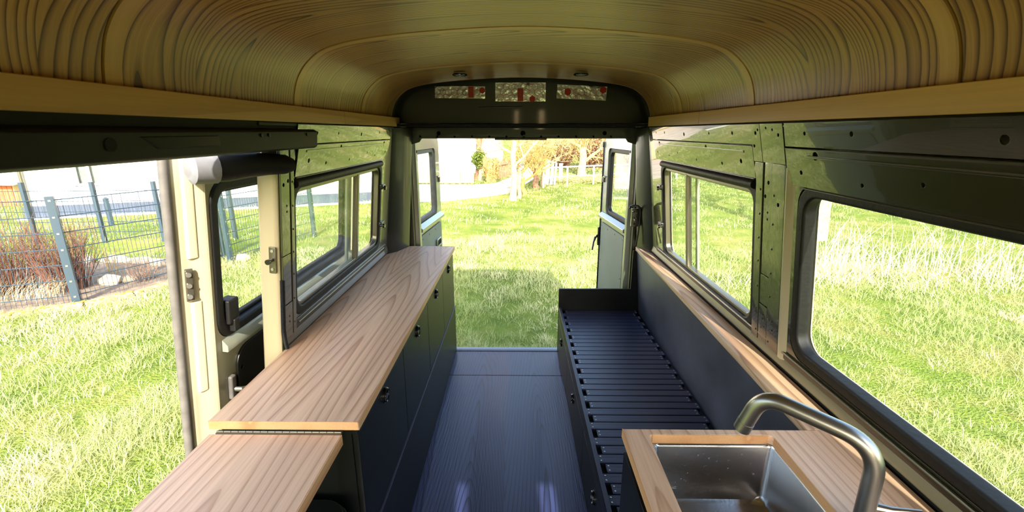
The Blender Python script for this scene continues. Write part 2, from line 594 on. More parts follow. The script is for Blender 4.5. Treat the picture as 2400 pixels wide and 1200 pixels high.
# ================================================================== VAN SHELL
# floor
fl = obj('floor', MB().box(-0.84, 0.88, -1.1, 2.96, -0.06, -0.014), 'gap', label='blue black stained wooden van floor', kind='structure')
obj('floor_panel', MB().box(-0.83, 0.87, -1.1, 2.596, -0.014, 0).bevel(0.0015), 'floor', fl)
obj('floor_panel', MB().box(-0.83, 0.87, 2.600, 2.925, -0.014, 0).bevel(0.0015), 'floor', fl)
obj('edge_strip', MB().box(-0.83, 0.87, 2.927, 2.957, -0.03, 0.003).bevel(0.003, 2), 'ply_edge', fl)
obj('bumper_step', MB().box(-0.80, 0.84, 2.965, 3.10, -0.16, -0.05).bevel(0.01, 2), 'blackmetal', fl)

# ceiling -----------------------------------------------------------
HALF = [(0.767, 1.545), (0.765, 1.58), (0.757, 1.625), (0.738, 1.675), (0.70, 1.722), (0.64, 1.760), (0.52, 1.788), (0.30, 1.811), (0.0, 1.824)]
CX = 0.017


def smooth_profile(half, sub=5):
    pts = [Vector((-x, z)) for x, z in half] + [Vector((x, z)) for x, z in half[::-1][1:]]
    out = []
    for i in range(len(pts) - 1):
        p0, p1, p2, p3 = pts[max(i - 1, 0)], pts[i], pts[i + 1], pts[min(i + 2, len(pts) - 1)]
        for k in range(sub):
            t = k / sub
            out.append(0.5 * ((2 * p1) + (p2 - p0) * t + (2 * p0 - 5 * p1 + 4 * p2 - p3) * t * t + (3 * p1 - p0 - 3 * p2 + p3) * t ** 3))
    out.append(pts[-1])
    return out


PROF = smooth_profile(HALF)


def prof_at(y, off):
    """profile ring at y, moved outward by off"""
    out = []
    n = len(PROF)
    drop = 0.0 if y < 1.6 else -0.021 * (y - 1.6) / 1.2
    for i, p in enumerate(PROF):
        t = PROF[min(i + 1, n - 1)] - PROF[max(i - 1, 0)]
        nrm = Vector((-t.y, t.x)).normalized()
        q = p + nrm * off
        w = (p.y - 1.545) / 0.28
        out.append(Vector((CX + q.x, y, q.y + drop * w)))
    return out


def vault(name, ys, off0, off1, mat, parent, uv0=0.0):
    n = len(PROF)
    vs, fs, uvs = [], [], []
    arc = [0.0]
    for i in range(1, n):
        arc.append(arc[-1] + (PROF[i] - PROF[i - 1]).length)
    k = len(ys)
    for off in (off0, off1):
        for y in ys:
            vs += prof_at(y, off)
    def ix(s, j, i): return s * k * n + j * n + i
    for j in range(k - 1):
        for i in range(n - 1):
            fs.append((ix(0, j, i), ix(0, j, i + 1), ix(0, j + 1, i + 1), ix(0, j + 1, i)))
            fs.append((ix(1, j, i), ix(1, j + 1, i), ix(1, j + 1, i + 1), ix(1, j, i + 1)))
    for i in range(n - 1):
        fs.append((ix(0, 0, i), ix(1, 0, i), ix(1, 0, i + 1), ix(0, 0, i + 1)))
        fs.append((ix(0, k - 1, i), ix(0, k - 1, i + 1), ix(1, k - 1, i + 1), ix(1, k - 1, i)))
    for j in range(k - 1):
        fs.append((ix(0, j, 0), ix(0, j + 1, 0), ix(1, j + 1, 0), ix(1, j, 0)))
        fs.append((ix(0, j, n - 1), ix(1, j, n - 1), ix(1, j + 1, n - 1), ix(0, j + 1, n - 1)))
    me = bpy.data.meshes.new(name)
    me.from_pydata([tuple(v) for v in vs], [], fs)
    uv = me.uv_layers.new(name='UVMap')
    for li, l in enumerate(me.loops):
        vi = l.vertex_index % (k * n)
        uv.data[li].uv = (arc[vi % n] + uv0, ys[vi // n] + uv0)
    me.update()
    for p in me.polygons: p.use_smooth = True
    me.set_sharp_from_angle(angle=math.radians(40))
    if mat is None:
        return me
    return obj(name, me, mat, parent)


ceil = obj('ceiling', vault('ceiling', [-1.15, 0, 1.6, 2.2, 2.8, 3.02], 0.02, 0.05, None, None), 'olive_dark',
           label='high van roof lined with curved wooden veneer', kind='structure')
SEAMS = [-1.1, 0.0, 0.865, 1.585, 2.262, 2.80]
for i in range(len(SEAMS) - 1):
    a, b = SEAMS[i], SEAMS[i + 1]
    st = 0.040
    lift = 0.0035
    vault('batten', [a + 0.002, a + st], -lift, 0.010, 'batten', ceil, uv0=0.37 * i)
    vault('ceiling_panel', [a + st + 0.0006, (a + b) / 2, b - 0.003], -lift * 0.4, 0.010, 'veneer', ceil, uv0=3.37 * i)
vault('batten', [2.80, 2.812], -0.002, 0.010, 'batten', ceil, uv0=2.2)

# wooden rails under the vault
for side, xi, xo, yend, ysplit, nm, lab in ((-1, -0.715, -0.745, 2.87, 1.96, 'trim_1', 'pale wooden rail along the top of the sliding door wall'),
                                            (1, 0.752, 0.782, 2.74, 1.98, 'trim_2', 'pale wooden rail along the top of the wall with the big window')):
    x0, x1 = min(xi, xo), max(xi, xo)
    t = obj(nm, MB().box(x0 + 0.012, x1 - 0.002, -1.1, yend - 0.01, 1.535, 1.574), 'rail', label=lab, kind='structure')
    obj('rail_board', MB().box(x0, x1, -1.1, ysplit - 0.0008, 1.528, 1.580).bevel(0.002), 'rail', t)
    obj('rail_board', MB().box(x0, x1, ysplit + 0.0008, yend, 1.528, 1.580).bevel(0.002), 'rail', t)

# round recessed ceiling lamps
for i, (lx, lab) in enumerate(((-0.296, 'small round recessed ceiling light at the sliding door side'), (0.323, 'small round recessed ceiling light at the bench side'))):
    lz = 1.7835 if i == 0 else 1.784
    t = thing('ceiling_light', (lx, 2.49, lz), lab, 'light', 'recessed lights at the rear of the ceiling')
    obj('bezel', MB().tube([(lx + 0.034 * math.cos(a), 2.49 + 0.034 * math.sin(a), lz - 0.004) for a in [2 * PI * k / 24 for k in range(24)]], 0.005, 8, closed=True), 'blackmetal', t)
    obj('lens', MB().cyl((lx, 2.49, lz - 0.005), (lx, 2.49, lz + 0.006), 0.031, 24), 'lampglass', t)


# side walls ---------------------------------------------------------
WIN = {'rear': (1.55, 2.56, 0.868, 1.312), 'big': (0.22, 1.272, 0.862, 1.330)}


def opening(side, k, grow, r=0.06):
    u0, u1, v0, v1 = WIN[k]
    if side > 0 and k == 'rear':
        v0 -= 0.04
    return rrect(u0 - grow, u1 + grow, v0 - grow, v1 + grow, r)


def tilted(side, z0, d0, z1, d1):
    o = WP(side, 0, z0, d0)
    ex = Vector((0, 1, 0))
    ey = (WP(side, 0, z1, d1) - o) / (z1 - z0)
    ez = ex.cross(ey).normalized()
    return Matrix(((ex.x, ey.x, ez.x, o.x), (ex.y, ey.y, ez.y, o.y), (ex.z, ey.z, ez.z, o.z), (0, 0, 0, 1)))


def tbox(side, u0, u1, z0, z1, d0, d1):
    mb = MB()
    return mb.hexa([WP(side, u0, z0, d0 - .006), WP(side, u1, z0, d0 - .006), WP(side, u1, z0, d1), WP(side, u0, z0, d1),
                    WP(side, u0, z1, d0 - .006), WP(side, u1, z1, d0 - .006), WP(side, u1, z1, d1 + .001), WP(side, u0, z1, d1 + .001)])


def upper_holes(u0, u1):
    out = []
    for u, z, r in [(0.08, 1.485, .006), (0.33, 1.487, .005), (0.52, 1.486, .006), (0.74, 1.483, .007), (0.30, 1.452, .009), (0.55, 1.400, .005),
                    (0.66, 1.398, .006), (0.22, 1.385, .005), (0.78, 1.392, .006), (0.93, 1.452, .007)]:
        out.append(circ(u0 + u * (u1 - u0), z, r, 10))
    return out


def side_wall(side, nm, lab):
    lo, hi = -0.03, 1.545
    u1 = 2.98
    holes_i, holes_o = [], []
    if side < 0:
        out_i = [(1.44, lo), (u1, lo), (u1, hi), (-1.1, hi), (-1.1, 1.47), (1.44, 1.47)]
        front = rrect(-1.1, -0.25, lo, 1.47, 0.01, 1)
        holes_i = [opening(side, 'rear', 0.026)]
        holes_o = [opening(side, 'rear', 0.012)]
    else:
        out_i = [(-1.1, lo), (u1, lo), (u1, hi), (-1.1, hi)]
        holes_i = [opening(side, 'rear', 0.026), opening(side, 'big', 0.03)]
        holes_o = [opening(side, 'rear', 0.012), opening(side, 'big', 0.012)]
    spans = [(1.545, 2.66)] if side < 0 else [(1.535, 2.66), (0.0, 1.345)]
    holes_i += [[(a + .02, 1.36), (b - .02, 1.36), (b - .02, 1.51), (a + .02, 1.51)] for a, b in spans]
    w = obj(nm, panel(out_i, holes_i, 0.003, WM(side, 0)), 'olive', label=lab, kind='structure')
    obj('outer_skin', panel(out_i, holes_o, 0.003, WM(side, -0.05)), 'cream', w)
    if side < 0:
        obj('front_panel', panel(front, [], 0.045, WM(side, -0.03)), 'olive', w)
    # folded edges between the skins round each window
    for k in (('rear',) if side < 0 else ('rear', 'big')):
        obj('window_reveal', panel(opening(side, k, 0.036), [opening(side, k, 0.0262 if k == 'rear' else 0.0302)], 0.047, WM(side, -0.0255)), 'olive_dark', w)
    # pressed upper panels: seam line, long ridge, plate between
    for a, b in spans:
        obj('upper_panel', panel([(a, 0), (b, 0), (b, 0.103), (a, 0.103)], [circ(a + f * (b - a), z, r, 10) for f, z, r in ((.08, .05, .008), (.22, .032, .006), (.34, .09, .008), (.45, .03, .005), (.66, .05, .005), (.78, .03, .005), (.90, .088, .011), (.95, .04, .006))],
                               0.003, tilted(side, 1.352, 0.004, 1.455, 0.019), 0.0008), 'olive', w)
        obj('pressed_ridge', tbox(side, a + 0.06, b - 0.10, 1.432, 1.440, 0.016, 0.0195).bevel(0.0015, 2), 'olive', w)
        obj('upper_plate', panel([(a - 0.02, 0), (b, 0), (b, 0.065), (a - 0.02, 0.065)],
                               [circ(a + f * (b - a), 0.033 + 0.004 * math.sin(9 * f), r, 10) for f, r in ((0.12, .006), (0.3, .005), (0.55, .008), (0.8, .006), (0.93, .005))],
                               0.003, tilted(side, 1.461, 0.019, 1.526, 0.027), 0.0008), 'olive', w)
        obj('seam_edge', wbox(MB(), side, a, b, 1.4545, 1.4575, 0.012, 0.0225).bevel(0.001), 'olive', w)
        obj('window_lip', wbox(MB(), side, a + 0.01, b - 0.07, 1.345, 1.350, 0.0, 0.006).bevel(0.002, 2), 'olive', w)
    obj('gutter', wbox(MB(), side, (1.30 if side < 0 else -1.1), 2.72, 1.518, 1.530, 0.0, 0.024).bevel(0.003, 2), 'track', w)
    # sill under the windows: half round ledge and a channel coloured dark for shade
    u0 = 1.45 if side < 0 else -0.6
    lpf = [(-0.01, 0.762), (0.006, 0.766), (0.011, 0.774), (0.008, 0.786), (0.000, 0.812), (-0.01, 0.814)]
    obj('sill_ledge', MB().prism([WP(side, u0, z, d) for d, z in lpf], [WP(side, 2.90, z, d) for d, z in lpf]).bevel(0.003, 2), 'sill' if side > 0 else 'olive', w)  # right side: caught sky light is put into the paint
    obj('sill_gap_shade', wbox(MB(), side, u0, 2.90, 0.745, 0.7645, -0.002, 0.004), 'gap', w)  # dark strip in place of the shaded gap beside the ledge
    obj('sill_channel', wbox(MB(), side, u0, 2.70, 0.800, 0.826 if side > 0 else 0.838, -0.002, 0.006).bevel(0.004, 2), 'olive_dark', w)
    obj('sill_lip', MB().tube([WP(side, u0 + 0.1, 0.822, 0.006), WP(side, 2.66, 0.822, 0.006)], 0.004, 8), 'alu', w)
    return w


wall_l = side_wall(-1, 'wall_left', 'olive painted van side wall with the sliding door opening')
wall_r = side_wall(1, 'wall_right', 'olive painted van side wall with two windows behind the bench')


def rivets(parent, side, pts, d=0.0075, r=0.0042):
    m = MB()
    for u, z in pts:
        m.tube([WP(side, u, z, d - 0.002), WP(side, u, z, d + 0.0012), WP(side, u, z, d + 0.0026)], [r, r * 0.9, r * 0.35], 8)
    obj('rivets', m, 'olive', parent, kind='stuff')


# left pillar behind the door opening
side = -1
def arch_plate(side, ua, ub, za, zb, flare_hi, flare_lo, d, t, holes=()):
    """pillar plate: a strip that flares into the upper panel by quarter curves"""
    out = [(ub, za)]
    if flare_hi:
        for k in range(9):
            a = PI - (PI / 2) * k / 8
            out.append((ub + flare_hi + flare_hi * math.cos(a), zb - flare_hi * 1.1 + flare_hi * 1.1 * math.sin(a)))
    else:
        out.append((ub, zb))
    if flare_lo:
        for k in range(9):
            a = PI / 2 - (PI / 2) * k / 8
            out.append((ua - flare_lo + flare_lo * math.cos(a), zb - flare_lo * 1.1 + flare_lo * 1.1 * math.sin(a)))
    else:
        out.append((ua, zb))
    out.append((ua, za))
    return panel(out, [circ(u, z, r, 10) for u, z, r in holes], t, WM(side, d), min(0.0012, t / 3))


obj('pillar_plate', arch_plate(-1, 1.442, 1.500, 1.10, 1.452, 0, 0, 0.005, 0.006, [(1.46, 1.335, .006), (1.49, 1.345, .006), (1.478, 1.265, .0035), (1.478, 1.245, .0035)]), 'olive', wall_l)
obj('pillar_plate', arch_plate(-1, 1.442, 1.500, 0.925, 1.098, 0, 0, 0.005, 0.006), 'olive', wall_l)
obj('pillar_plate', arch_plate(-1, 1.442, 1.500, 0.79, 0.923, 0, 0, 0.006, 0.007, [(1.478, 0.875, .0035), (1.478, 0.855, .0035)]), 'olive', wall_l)
obj('pillar_edge', arch_plate(-1, 1.503, 1.525, 0.80, 1.452, 0.075, 0, 0.007, 0.008), 'olive', wall_l)
rivets(wall_l, -1, [(1.513, z) for z in (0.84, 0.93, 1.02, 1.10, 1.18, 1.26, 1.34, 1.39)], d=0.011)
# jamb: the bright front face of the pillar, on the outer half of the wall
jp = [(0.0, 1.4395), (-0.014, 1.431), (-0.058, 1.431), (-0.066, 1.44), (-0.066, 1.475), (0.0, 1.475)]
obj('door_jamb', MB().prism([WP(-1, u, 0.0, d) for d, u in jp], [WP(-1, u, 1.42, d) for d, u in jp]).bevel(0.003), 'cream', wall_l)
obj('striker_plate', wbox(MB(), -1, 1.426, 1.431, 1.045, 1.135, -0.030, -0.006).bevel(0.002), 'alu', wall_l)
sp = WP(-1, 1.425, 1.092, -0.018)
obj('striker_pin', MB().tube([sp, sp + Vector((0, -0.012, 0)), sp + Vector((0, -0.022, 0)), sp + Vector((0, -0.03, 0))], [0.006, 0.006, 0.009, 0.009], 12), 'blackmetal', wall_l)
obj('striker_screw', MB().cyl(WP(-1, 1.427, 1.122, -0.018), WP(-1, 1.423, 1.122, -0.018), 0.005).cyl(WP(-1, 1.427, 1.060, -0.018), WP(-1, 1.423, 1.060, -0.018), 0.005), 'screw', wall_l)
# corrugated cable hose on the pillar edge
hp, hr = [], []
for k in range(140):
    z = 1.02 - 0.265 * k / 139
    hp.append(WP(-1, 1.436 + 0.02 * max(0, (0.84 - z) / 0.08) ** 1.5, z, 0.008)); hr.append(0.0085 if k % 2 else 0.0068)
obj('cable_hose', MB().tube(hp, hr, 10), 'rubber', wall_l)
# boxed track cover above the sliding door
tp = [(-0.775, 1.508), (-0.715, 1.508), (-0.700, 1.500), (-0.706, 1.450), (-0.716, 1.444), (-0.775, 1.444)]
trk = obj('track_cover', MB().prism([Vector((x, -1.1, z)) for x, z in tp], [Vector((x, 1.645, z)) for x, z in tp]).bevel(0.003, 2), 'track', wall_l)
obj('cover_gap_shade', wbox(MB(), -1, -1.1, 1.60, 1.502, 1.531, 0.0, 0.020), 'gap', trk)  # black filler: the shade above the cover is its colour
obj('cover_hole', MB().cyl((-0.7035, 0.80, 1.478), (-0.7005, 0.80, 1.478), 0.012, 14), 'gap', trk)
obj('cover_recess', MB().prism([Vector((-0.7025, u, z)) for u, z in ((0.86, 1.492), (1.10, 1.492), (1.10, 1.466), (0.91, 1.466))],
                               [Vector((-0.6995, u, z)) for u, z in ((0.87, 1.489), (1.09, 1.489), (1.09, 1.469), (0.915, 1.469))]), 'track', trk)
for u in (1.28, 1.32, 1.56):
    obj('cover_bolt', MB().tube([(-0.702, u, 1.49), (-0.698, u, 1.49)], 0.005, 10), 'blackmetal', trk)

# right pillar between the windows: two overlapping plates with round shoulders
obj('pillar_plate', arch_plate(1, 1.425, 1.478, 1.04, 1.408, 0, 0, 0.004, 0.006, [(1.452, 1.345, .006), (1.468, 1.30, .006), (1.45, 1.25, .0035), (1.45, 1.228, .0035)]), 'olive', wall_r)
obj('pillar_plate', arch_plate(1, 1.425, 1.478, 0.935, 1.038, 0, 0, 0.005, 0.006), 'olive', wall_r)
obj('pillar_plate', arch_plate(1, 1.425, 1.478, 0.80, 0.933, 0, 0, 0.006, 0.007, [(1.45, .90, .0035), (1.45, .885, .0035), (1.44, .86, .003), (1.46, .85, .003)]), 'olive', wall_r)
obj('pillar_edge', arch_plate(1, 1.481, 1.522, 0.80, 1.406, 0.06, 0, 0.0065, 0.008), 'olive', wall_r)
obj('pillar_edge', arch_plate(1, 1.352, 1.422, 0.80, 1.406, 0, 0.0, 0.0065, 0.009, [(1.385, 1.285, .006), (1.39, 0.90, .004), (1.388, 0.87, .004)]), 'olive', wall_r)
rivets(wall_r, 1, [(1.492, z) for z in (0.83, 0.91, 0.99, 1.08, 1.16, 1.24, 1.32)], d=0.0105)
rivets(wall_r, 1, [(1.41, z) for z in (0.82, 0.90, 0.98, 1.06, 1.14, 1.22, 1.31)], d=0.011)
for ua, ub, hs in ((1.350, 1.4745, [circ(1.375, 0.085, .005, 10), circ(1.405, 0.10, .004, 8), circ(1.44, 0.105, .004, 8)]), (1.477, 1.532, [circ(1.49, 0.10, .004, 8), circ(1.505, 0.09, .006, 10), circ(1.52, 0.05, .006, 10)])):
    obj('pillar_head', panel([(ua, 0), (ub, 0), (ub, 0.118), (ua, 0.118)], hs, 0.003, tilted(1, 1.408, 0.0125, 1.526, 0.0285), 0.0008), 'olive', wall_r)
# cream reveal column beside the big window
cp = [(1.352, 0.006), (1.352, 0.011), (1.335, 0.012), (1.308, -0.004), (1.300, -0.018), (1.33, -0.018)]
obj('reveal_column', MB().prism([WP(1, u, 0.795, d) for u, d in cp], [WP(1, u, 1.40, d) for u, d in cp]).bevel(0.003, 2), 'cream', wall_r)


def window_unit(side, k, nm, lab, sliding):
    u0, u1, v0, v1 = WIN[k]
    if side > 0 and k == 'rear':
        v0 -= 0.04
    seal = obj(nm, panel(opening(side, k, 0.030, 0.07), [opening(side, k, -0.004, 0.05)], 0.040, WM(side, -0.016), 0.008, 3), 'rubber', label=lab, kind='structure')
    if not sliding:
        obj('pane', panel(rrect(u0 - 0.003, u1 + 0.003, v0 - 0.003, v1 + 0.003, 0.05), [], 0.004, WM(side, -0.026)), 'glass', seal)
        return seal
    obj('top_seal', MB().tube([WP(side, u0 - 0.01, v1 + 0.018, 0.004), WP(side, u1 - 0.01, v1 + 0.018, 0.004)], 0.016, 14), 'rubber', seal)
    fr = obj('window_frame', panel(rrect(u0 - 0.003, u1 + 0.003, v0 - 0.003, v1 + 0.003, 0.045), [rrect(u0 + 0.016, u1 - 0.014, v0 + 0.018, v1 - 0.018, 0.035)], 0.026, WM(side, -0.018), 0.003, 2), 'alu', seal)
    um = u0 + 0.66
    obj('mullion', wbox(MB(), side, um - 0.012, um + 0.012, v0 + 0.012, v1 - 0.012, -0.026, -0.002).bevel(0.003, 2), 'alu', seal)
    obj('mullion', wbox(MB(), side, um - 0.070, um - 0.046, v0 + 0.012, v1 - 0.012, -0.042, -0.030).bevel(0.003, 2), 'doorgrey', seal)
    obj('pane', panel(rrect(u0 + 0.012, um - 0.010, v0 + 0.012, v1 - 0.012, 0.03), [], 0.003, WM(side, -0.020)), 'glass', seal)
    obj('pane', panel(rrect(um - 0.045, u1 - 0.010, v0 + 0.012, v1 - 0.012, 0.03), [], 0.003, WM(side, -0.034)), 'glass', seal)
    for zz in (1.20, 0.985):
        lt = obj('latch', wbox(MB(), side, u1 - 0.004, u1 + 0.055, zz - 0.014, zz + 0.014, -0.002, 0.018).bevel(0.005, 2), 'olive_dark', seal)
        p = WP(side, u1 - 0.02, zz, 0.016)
        q = WP(side, u1 - 0.02, zz, 0.042)
        obj('latch_knob', MB().tube([p, p.lerp(q, .5), p.lerp(q, .55), q], [0.005, 0.005, 0.012, 0.011], 12), 'blackmetal', lt)
        obj('latch_arm', MB().tube([WP(side, u1 + 0.03, zz, 0.014), WP(side, u1 - 0.02, zz, 0.022)], 0.005, 8), 'blackmetal', lt)
    return seal


window_unit(-1, 'rear', 'window_1', 'sliding two pane window above the long worktop', True)
window_unit(1, 'rear', 'window_2', 'sliding two pane window above the bench', True)
window_unit(1, 'big', 'window_3', 'big fixed window beside the sink', False)

# front of the cab, behind the viewpoint
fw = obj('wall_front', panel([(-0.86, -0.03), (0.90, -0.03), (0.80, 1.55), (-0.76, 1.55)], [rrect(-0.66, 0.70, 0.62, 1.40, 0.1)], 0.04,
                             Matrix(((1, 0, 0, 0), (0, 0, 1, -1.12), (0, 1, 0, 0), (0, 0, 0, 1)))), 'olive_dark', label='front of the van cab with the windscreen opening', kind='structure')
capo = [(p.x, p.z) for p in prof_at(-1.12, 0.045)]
obj('roof_front', panel(capo, [rrect(-0.040, 0.008, 1.58, 1.795, 0.01), rrect(0.315, 0.385, 1.58, 1.795, 0.01)], 0.03,  # two unseen slots added so that sun patches reach the floor
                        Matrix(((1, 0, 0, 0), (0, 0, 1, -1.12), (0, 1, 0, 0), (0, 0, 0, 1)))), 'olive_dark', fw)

# rear wall ------------------------------------------------------------
RM = Matrix(((1, 0, 0, 0), (0, 0, 1, 3.0), (0, 1, 0, 0), (0, 0, 0, 1)))
rear_out = [(-0.90, -0.05), (0.945, -0.05), (0.78, 1.50), (0.74, 1.528), (-0.70, 1.528), (-0.735, 1.50)]
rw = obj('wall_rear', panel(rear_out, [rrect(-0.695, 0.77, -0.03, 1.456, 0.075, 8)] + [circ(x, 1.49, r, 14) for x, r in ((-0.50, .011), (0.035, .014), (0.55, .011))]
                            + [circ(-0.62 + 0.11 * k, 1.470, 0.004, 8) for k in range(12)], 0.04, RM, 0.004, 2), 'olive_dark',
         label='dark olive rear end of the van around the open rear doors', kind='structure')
obj('header_hole_back', panel(rrect(-0.68, 0.72, 1.464, 1.52, 0.01, 1), [], 0.002, Matrix.Translation((0, 0.024, 0)) @ RM), 'gap', rw)
obj('latch_tab', MB().box(-0.145, 0.185, 2.972, 3.03, 1.447, 1.462).bevel(0.003), 'blackmetal', rw)
for s_, x in ((-1, -0.695), (1, 0.77)):
    # gusset corner with bolts, inner post column
    gx = [(x, 1.36), (x - s_ * 0.0, 1.456), (x - s_ * 0.10, 1.456), (x - s_ * 0.085, 1.435), (x - s_ * 0.035, 1.42), (x - s_ * 0.015, 1.38)]
    obj('corner_gusset', MB().prism([Vector((u + s_ * 0.012, 2.972, z)) for u, z in gx], [Vector((u + s_ * 0.012, 2.982, z)) for u, z in gx]), 'olive_dark', rw)
    for k in range(7):
        zz = 1.44 - 0.055 * k
        xx = x + s_ * (0.018 + 0.01 * (k % 2))
        obj('frame_bolt', MB().tube([(xx, 2.982, zz), (xx, 2.972, zz), (xx, 2.969, zz)], [0.007, 0.006, 0.002], 8), 'olive', rw)
    xs = x + s_ * 0.028
    pcol = [(xs - s_ * 0.026, 2.935), (xs + s_ * 0.02, 2.80), (xs + s_ * 0.09, 2.72), (xs + s_ * 0.11, 2.72), (xs + s_ * 0.11, 2.98), (xs - s_ * 0.02, 2.98)]
    lean = -s_ * LEAN
    obj('corner_column', MB().prism([Vector((u - lean * 0.76 + 0 * s_, y, 0.0)) for u, y in pcol], [Vector((u + lean * (1.53 - 0.76) * (0.45), y, 1.525)) for u, y in pcol]).bevel(0.006, 3), 'olive_dark', rw)
obj('hinge_plate', MB().box(0.742, 0.80, 2.925, 2.945, 0.90, 1.02).bevel(0.003), 'olive', rw)
for (xx, zz) in ((0.752, 1.0), (0.772, 0.99), (0.756, 0.96), (0.776, 0.955), (0.76, 0.92)):
    obj('frame_bolt', MB().tube([(xx, 2.926, zz), (xx, 2.918, zz), (xx, 2.914, zz)], [0.008, 0.007, 0.003], 10), 'olive', rw)
gh = [(0.720, 2.91, 1.022), (0.722, 2.895, 1.034), (0.74, 2.885, 1.042), (0.765, 2.88, 1.042), (0.782, 2.885, 1.03), (0.788, 2.89, 1.0), (0.786, 2.89, 0.93), (0.782, 2.89, 0.86), (0.775, 2.895, 0.78)]
obj('grab_handle', MB().tube(gh, [0.006, 0.009, 0.010, 0.009, 0.007, 0.006, 0.0055, 0.0055, 0.0055], 12), 'blackmetal', rw, label='black plastic grab handle')
# inside of the roof's rear end
CAPY = 2.93
cap = [(p.x, p.z - 0.0) for p in prof_at(2.80, 0.042)]
cap = [(x, z) for x, z in cap]
CM = Matrix(((1, 0, 0, 0), (0, 0, 1, CAPY), (0, 1, 0, 0), (0, 0, 0, 1)))
obj('roof_end', panel(cap, [], 0.012, CM), 'olive_dark', rw)
obj('roof_back', panel([(p.x, p.z) for p in prof_at(2.80, 0.05)] + [(0.80, 1.46), (-0.77, 1.46)], [], 0.012, Matrix(((1, 0, 0, 0), (0, 0, 1, 3.032), (0, 1, 0, 0), (0, 0, 0, 1)))), 'cream', rw)
obj('roof_end_ledge', MB().box(-0.73, 0.765, 2.80, 3.02, 1.529, 1.542), 'gap', rw)
obj('roof_ridge', MB().tube([(-0.24, 2.922, 1.640), (0.03, 2.922, 1.645)], 0.004, 8), 'olive_dark', rw)

# foil patches stuck to the roof end
def foil_patch(cx, cz, w, h, rot, lab, filled, text, tx):
    t = thing('foil_sheet', (cx, CAPY - 0.008, cz), lab, 'insulation', 'foil patches on the roof end')
    c, s = math.cos(rot), math.sin(rot)
    def P(u, v, d): return Vector((cx + u * c - v * s, CAPY - 0.0065 - d, cz + u * s + v * c))
    nx, nz = 16, 5
    vs, fs = [], []
    r = random.Random(int(1000 * (cx + 2)))
    for j in range(nz + 1):
        for i in range(nx + 1):
            wob = 0.0008 * r.random()
            vs.append(P(-w / 2 + w * i / nx, -h / 2 + h * j / nz, 0.0006 + wob))
    for j in range(nz):
        for i in range(nx):
            a = j * (nx + 1) + i
            fs.append((a, a + 1, a + nx + 2, a + nx + 1))
    obj('foil', MB().add(vs, fs), 'foil', t)
    R = 0.020
    lines = MB()
    def seg(a, b):
        d = Vector((b[0] - a[0], b[1] - a[1])); L = d.length
        if L < 1e-5: return
        n = Vector((-d.y, d.x)) / L * 0.0011
        lines.add([P(a[0] + n.x, a[1] + n.y, .0022), P(b[0] + n.x, b[1] + n.y, .0022), P(b[0] - n.x, b[1] - n.y, .0022), P(a[0] - n.x, a[1] - n.y, .0022)], [(0, 1, 2, 3)])
    def ins(p): return abs(p[0]) < w / 2 - .001 and abs(p[1]) < h / 2 - .001
    for i in range(-8, 9):
        for j in range(-4, 5):
            hx = i * R * math.sqrt(3) + (R * math.sqrt(3) / 2 if j % 2 else 0)
            hy = j * R * 1.5
            cs = [(hx + R * math.cos(math.radians(30 + 60 * k)), hy + R * math.sin(math.radians(30 + 60 * k))) for k in range(6)]
            for k in range(3):
                a, b = cs[k], cs[(k + 1) % 6]
                if ins(a) and ins(b): seg(a, b)
    obj('honeycomb_print', lines, 'red', t, kind='stuff')
    for (fx, fy, fr) in filled:
        cs = [P(fx + fr * math.cos(math.radians(30 + 60 * k)), fy + fr * math.sin(math.radians(30 + 60 * k)), .0026) for k in range(6)]
        obj('red_hexagon', MB().add(cs, [tuple(range(6))]), 'red', t)
    for (x0, x1, y0, y1, mat) in tx:
        obj('red_block', MB().add([P(x0, y0, .0025), P(x1, y0, .0025), P(x1, y1, .0025), P(x0, y1, .0025)], [(0, 1, 2, 3)]), mat, t)
    for (st, ux, uy, size, ang, mat) in text:
        cu = bpy.data.curves.new('lettering', 'FONT')
        cu.body = st; cu.size = size; cu.align_x = 'CENTER'; cu.align_y = 'CENTER'
        fo = bpy.data.objects.new('lettering', cu)
        me = bpy.data.meshes.new_from_object(fo)
        bpy.data.objects.remove(fo)
        ca, sa = math.cos(ang), math.sin(ang)
        for v in me.vertices:
            x, y = v.co.x * ca - v.co.y * sa + ux, v.co.x * sa + v.co.y * ca + uy
            v.co = P(x, y, .0030)
        obj('lettering', me, mat, t)
    return t


foil_patch(-0.350, 1.729, 0.305, 0.070, -0.012, 'tilted foil patch with plain hexagons next to a red block', [(0.135, 0.012, 0.019)],
           [('CK', 0.028, 0.002, 0.030, PI / 2, 'blackplastic'), ('TOR', 0.066, 0.0, 0.026, PI / 2, 'brick')], [(0.050, 0.082, -0.030, 0.034, 'red')])
foil_patch(0.017, 1.730, 0.305, 0.108, 0.0, 'crumpled middle foil patch with a red block in its centre', [(0.072, -0.040, 0.020)],
           [('E', 0.0, -0.035, 0.030, PI / 2, 'brick'), ('H', 0.0, -0.008, 0.030, PI / 2, 'brick')], [(-0.018, 0.016, -0.052, 0.022, 'red')])
foil_patch(0.388, 1.727, 0.300, 0.080, -0.045, 'foil patch with two solid red hexagons and a boxed letter', [(-0.085, 0.0, 0.022), (0.128, 0.020, 0.022)],
           [('R', -0.035, -0.022, 0.026, -PI / 2, 'red')], [(-0.050, -0.048, -0.036, -0.006, 'red'), (-0.022, -0.020, -0.036, -0.006, 'red'), (-0.050, -0.020, -0.036, -0.034, 'red'), (-0.050, -0.020, -0.008, -0.006, 'red')])

# ================================================================== SLIDING DOOR (left, pushed back outside)
DD = -0.135          # depth of the door's inner face behind the inner skin


def DP(u, z, d=0.0): return WP(-1, u, z, DD + d)
def DMt(d=0.0): return WM(-1, DD + d)


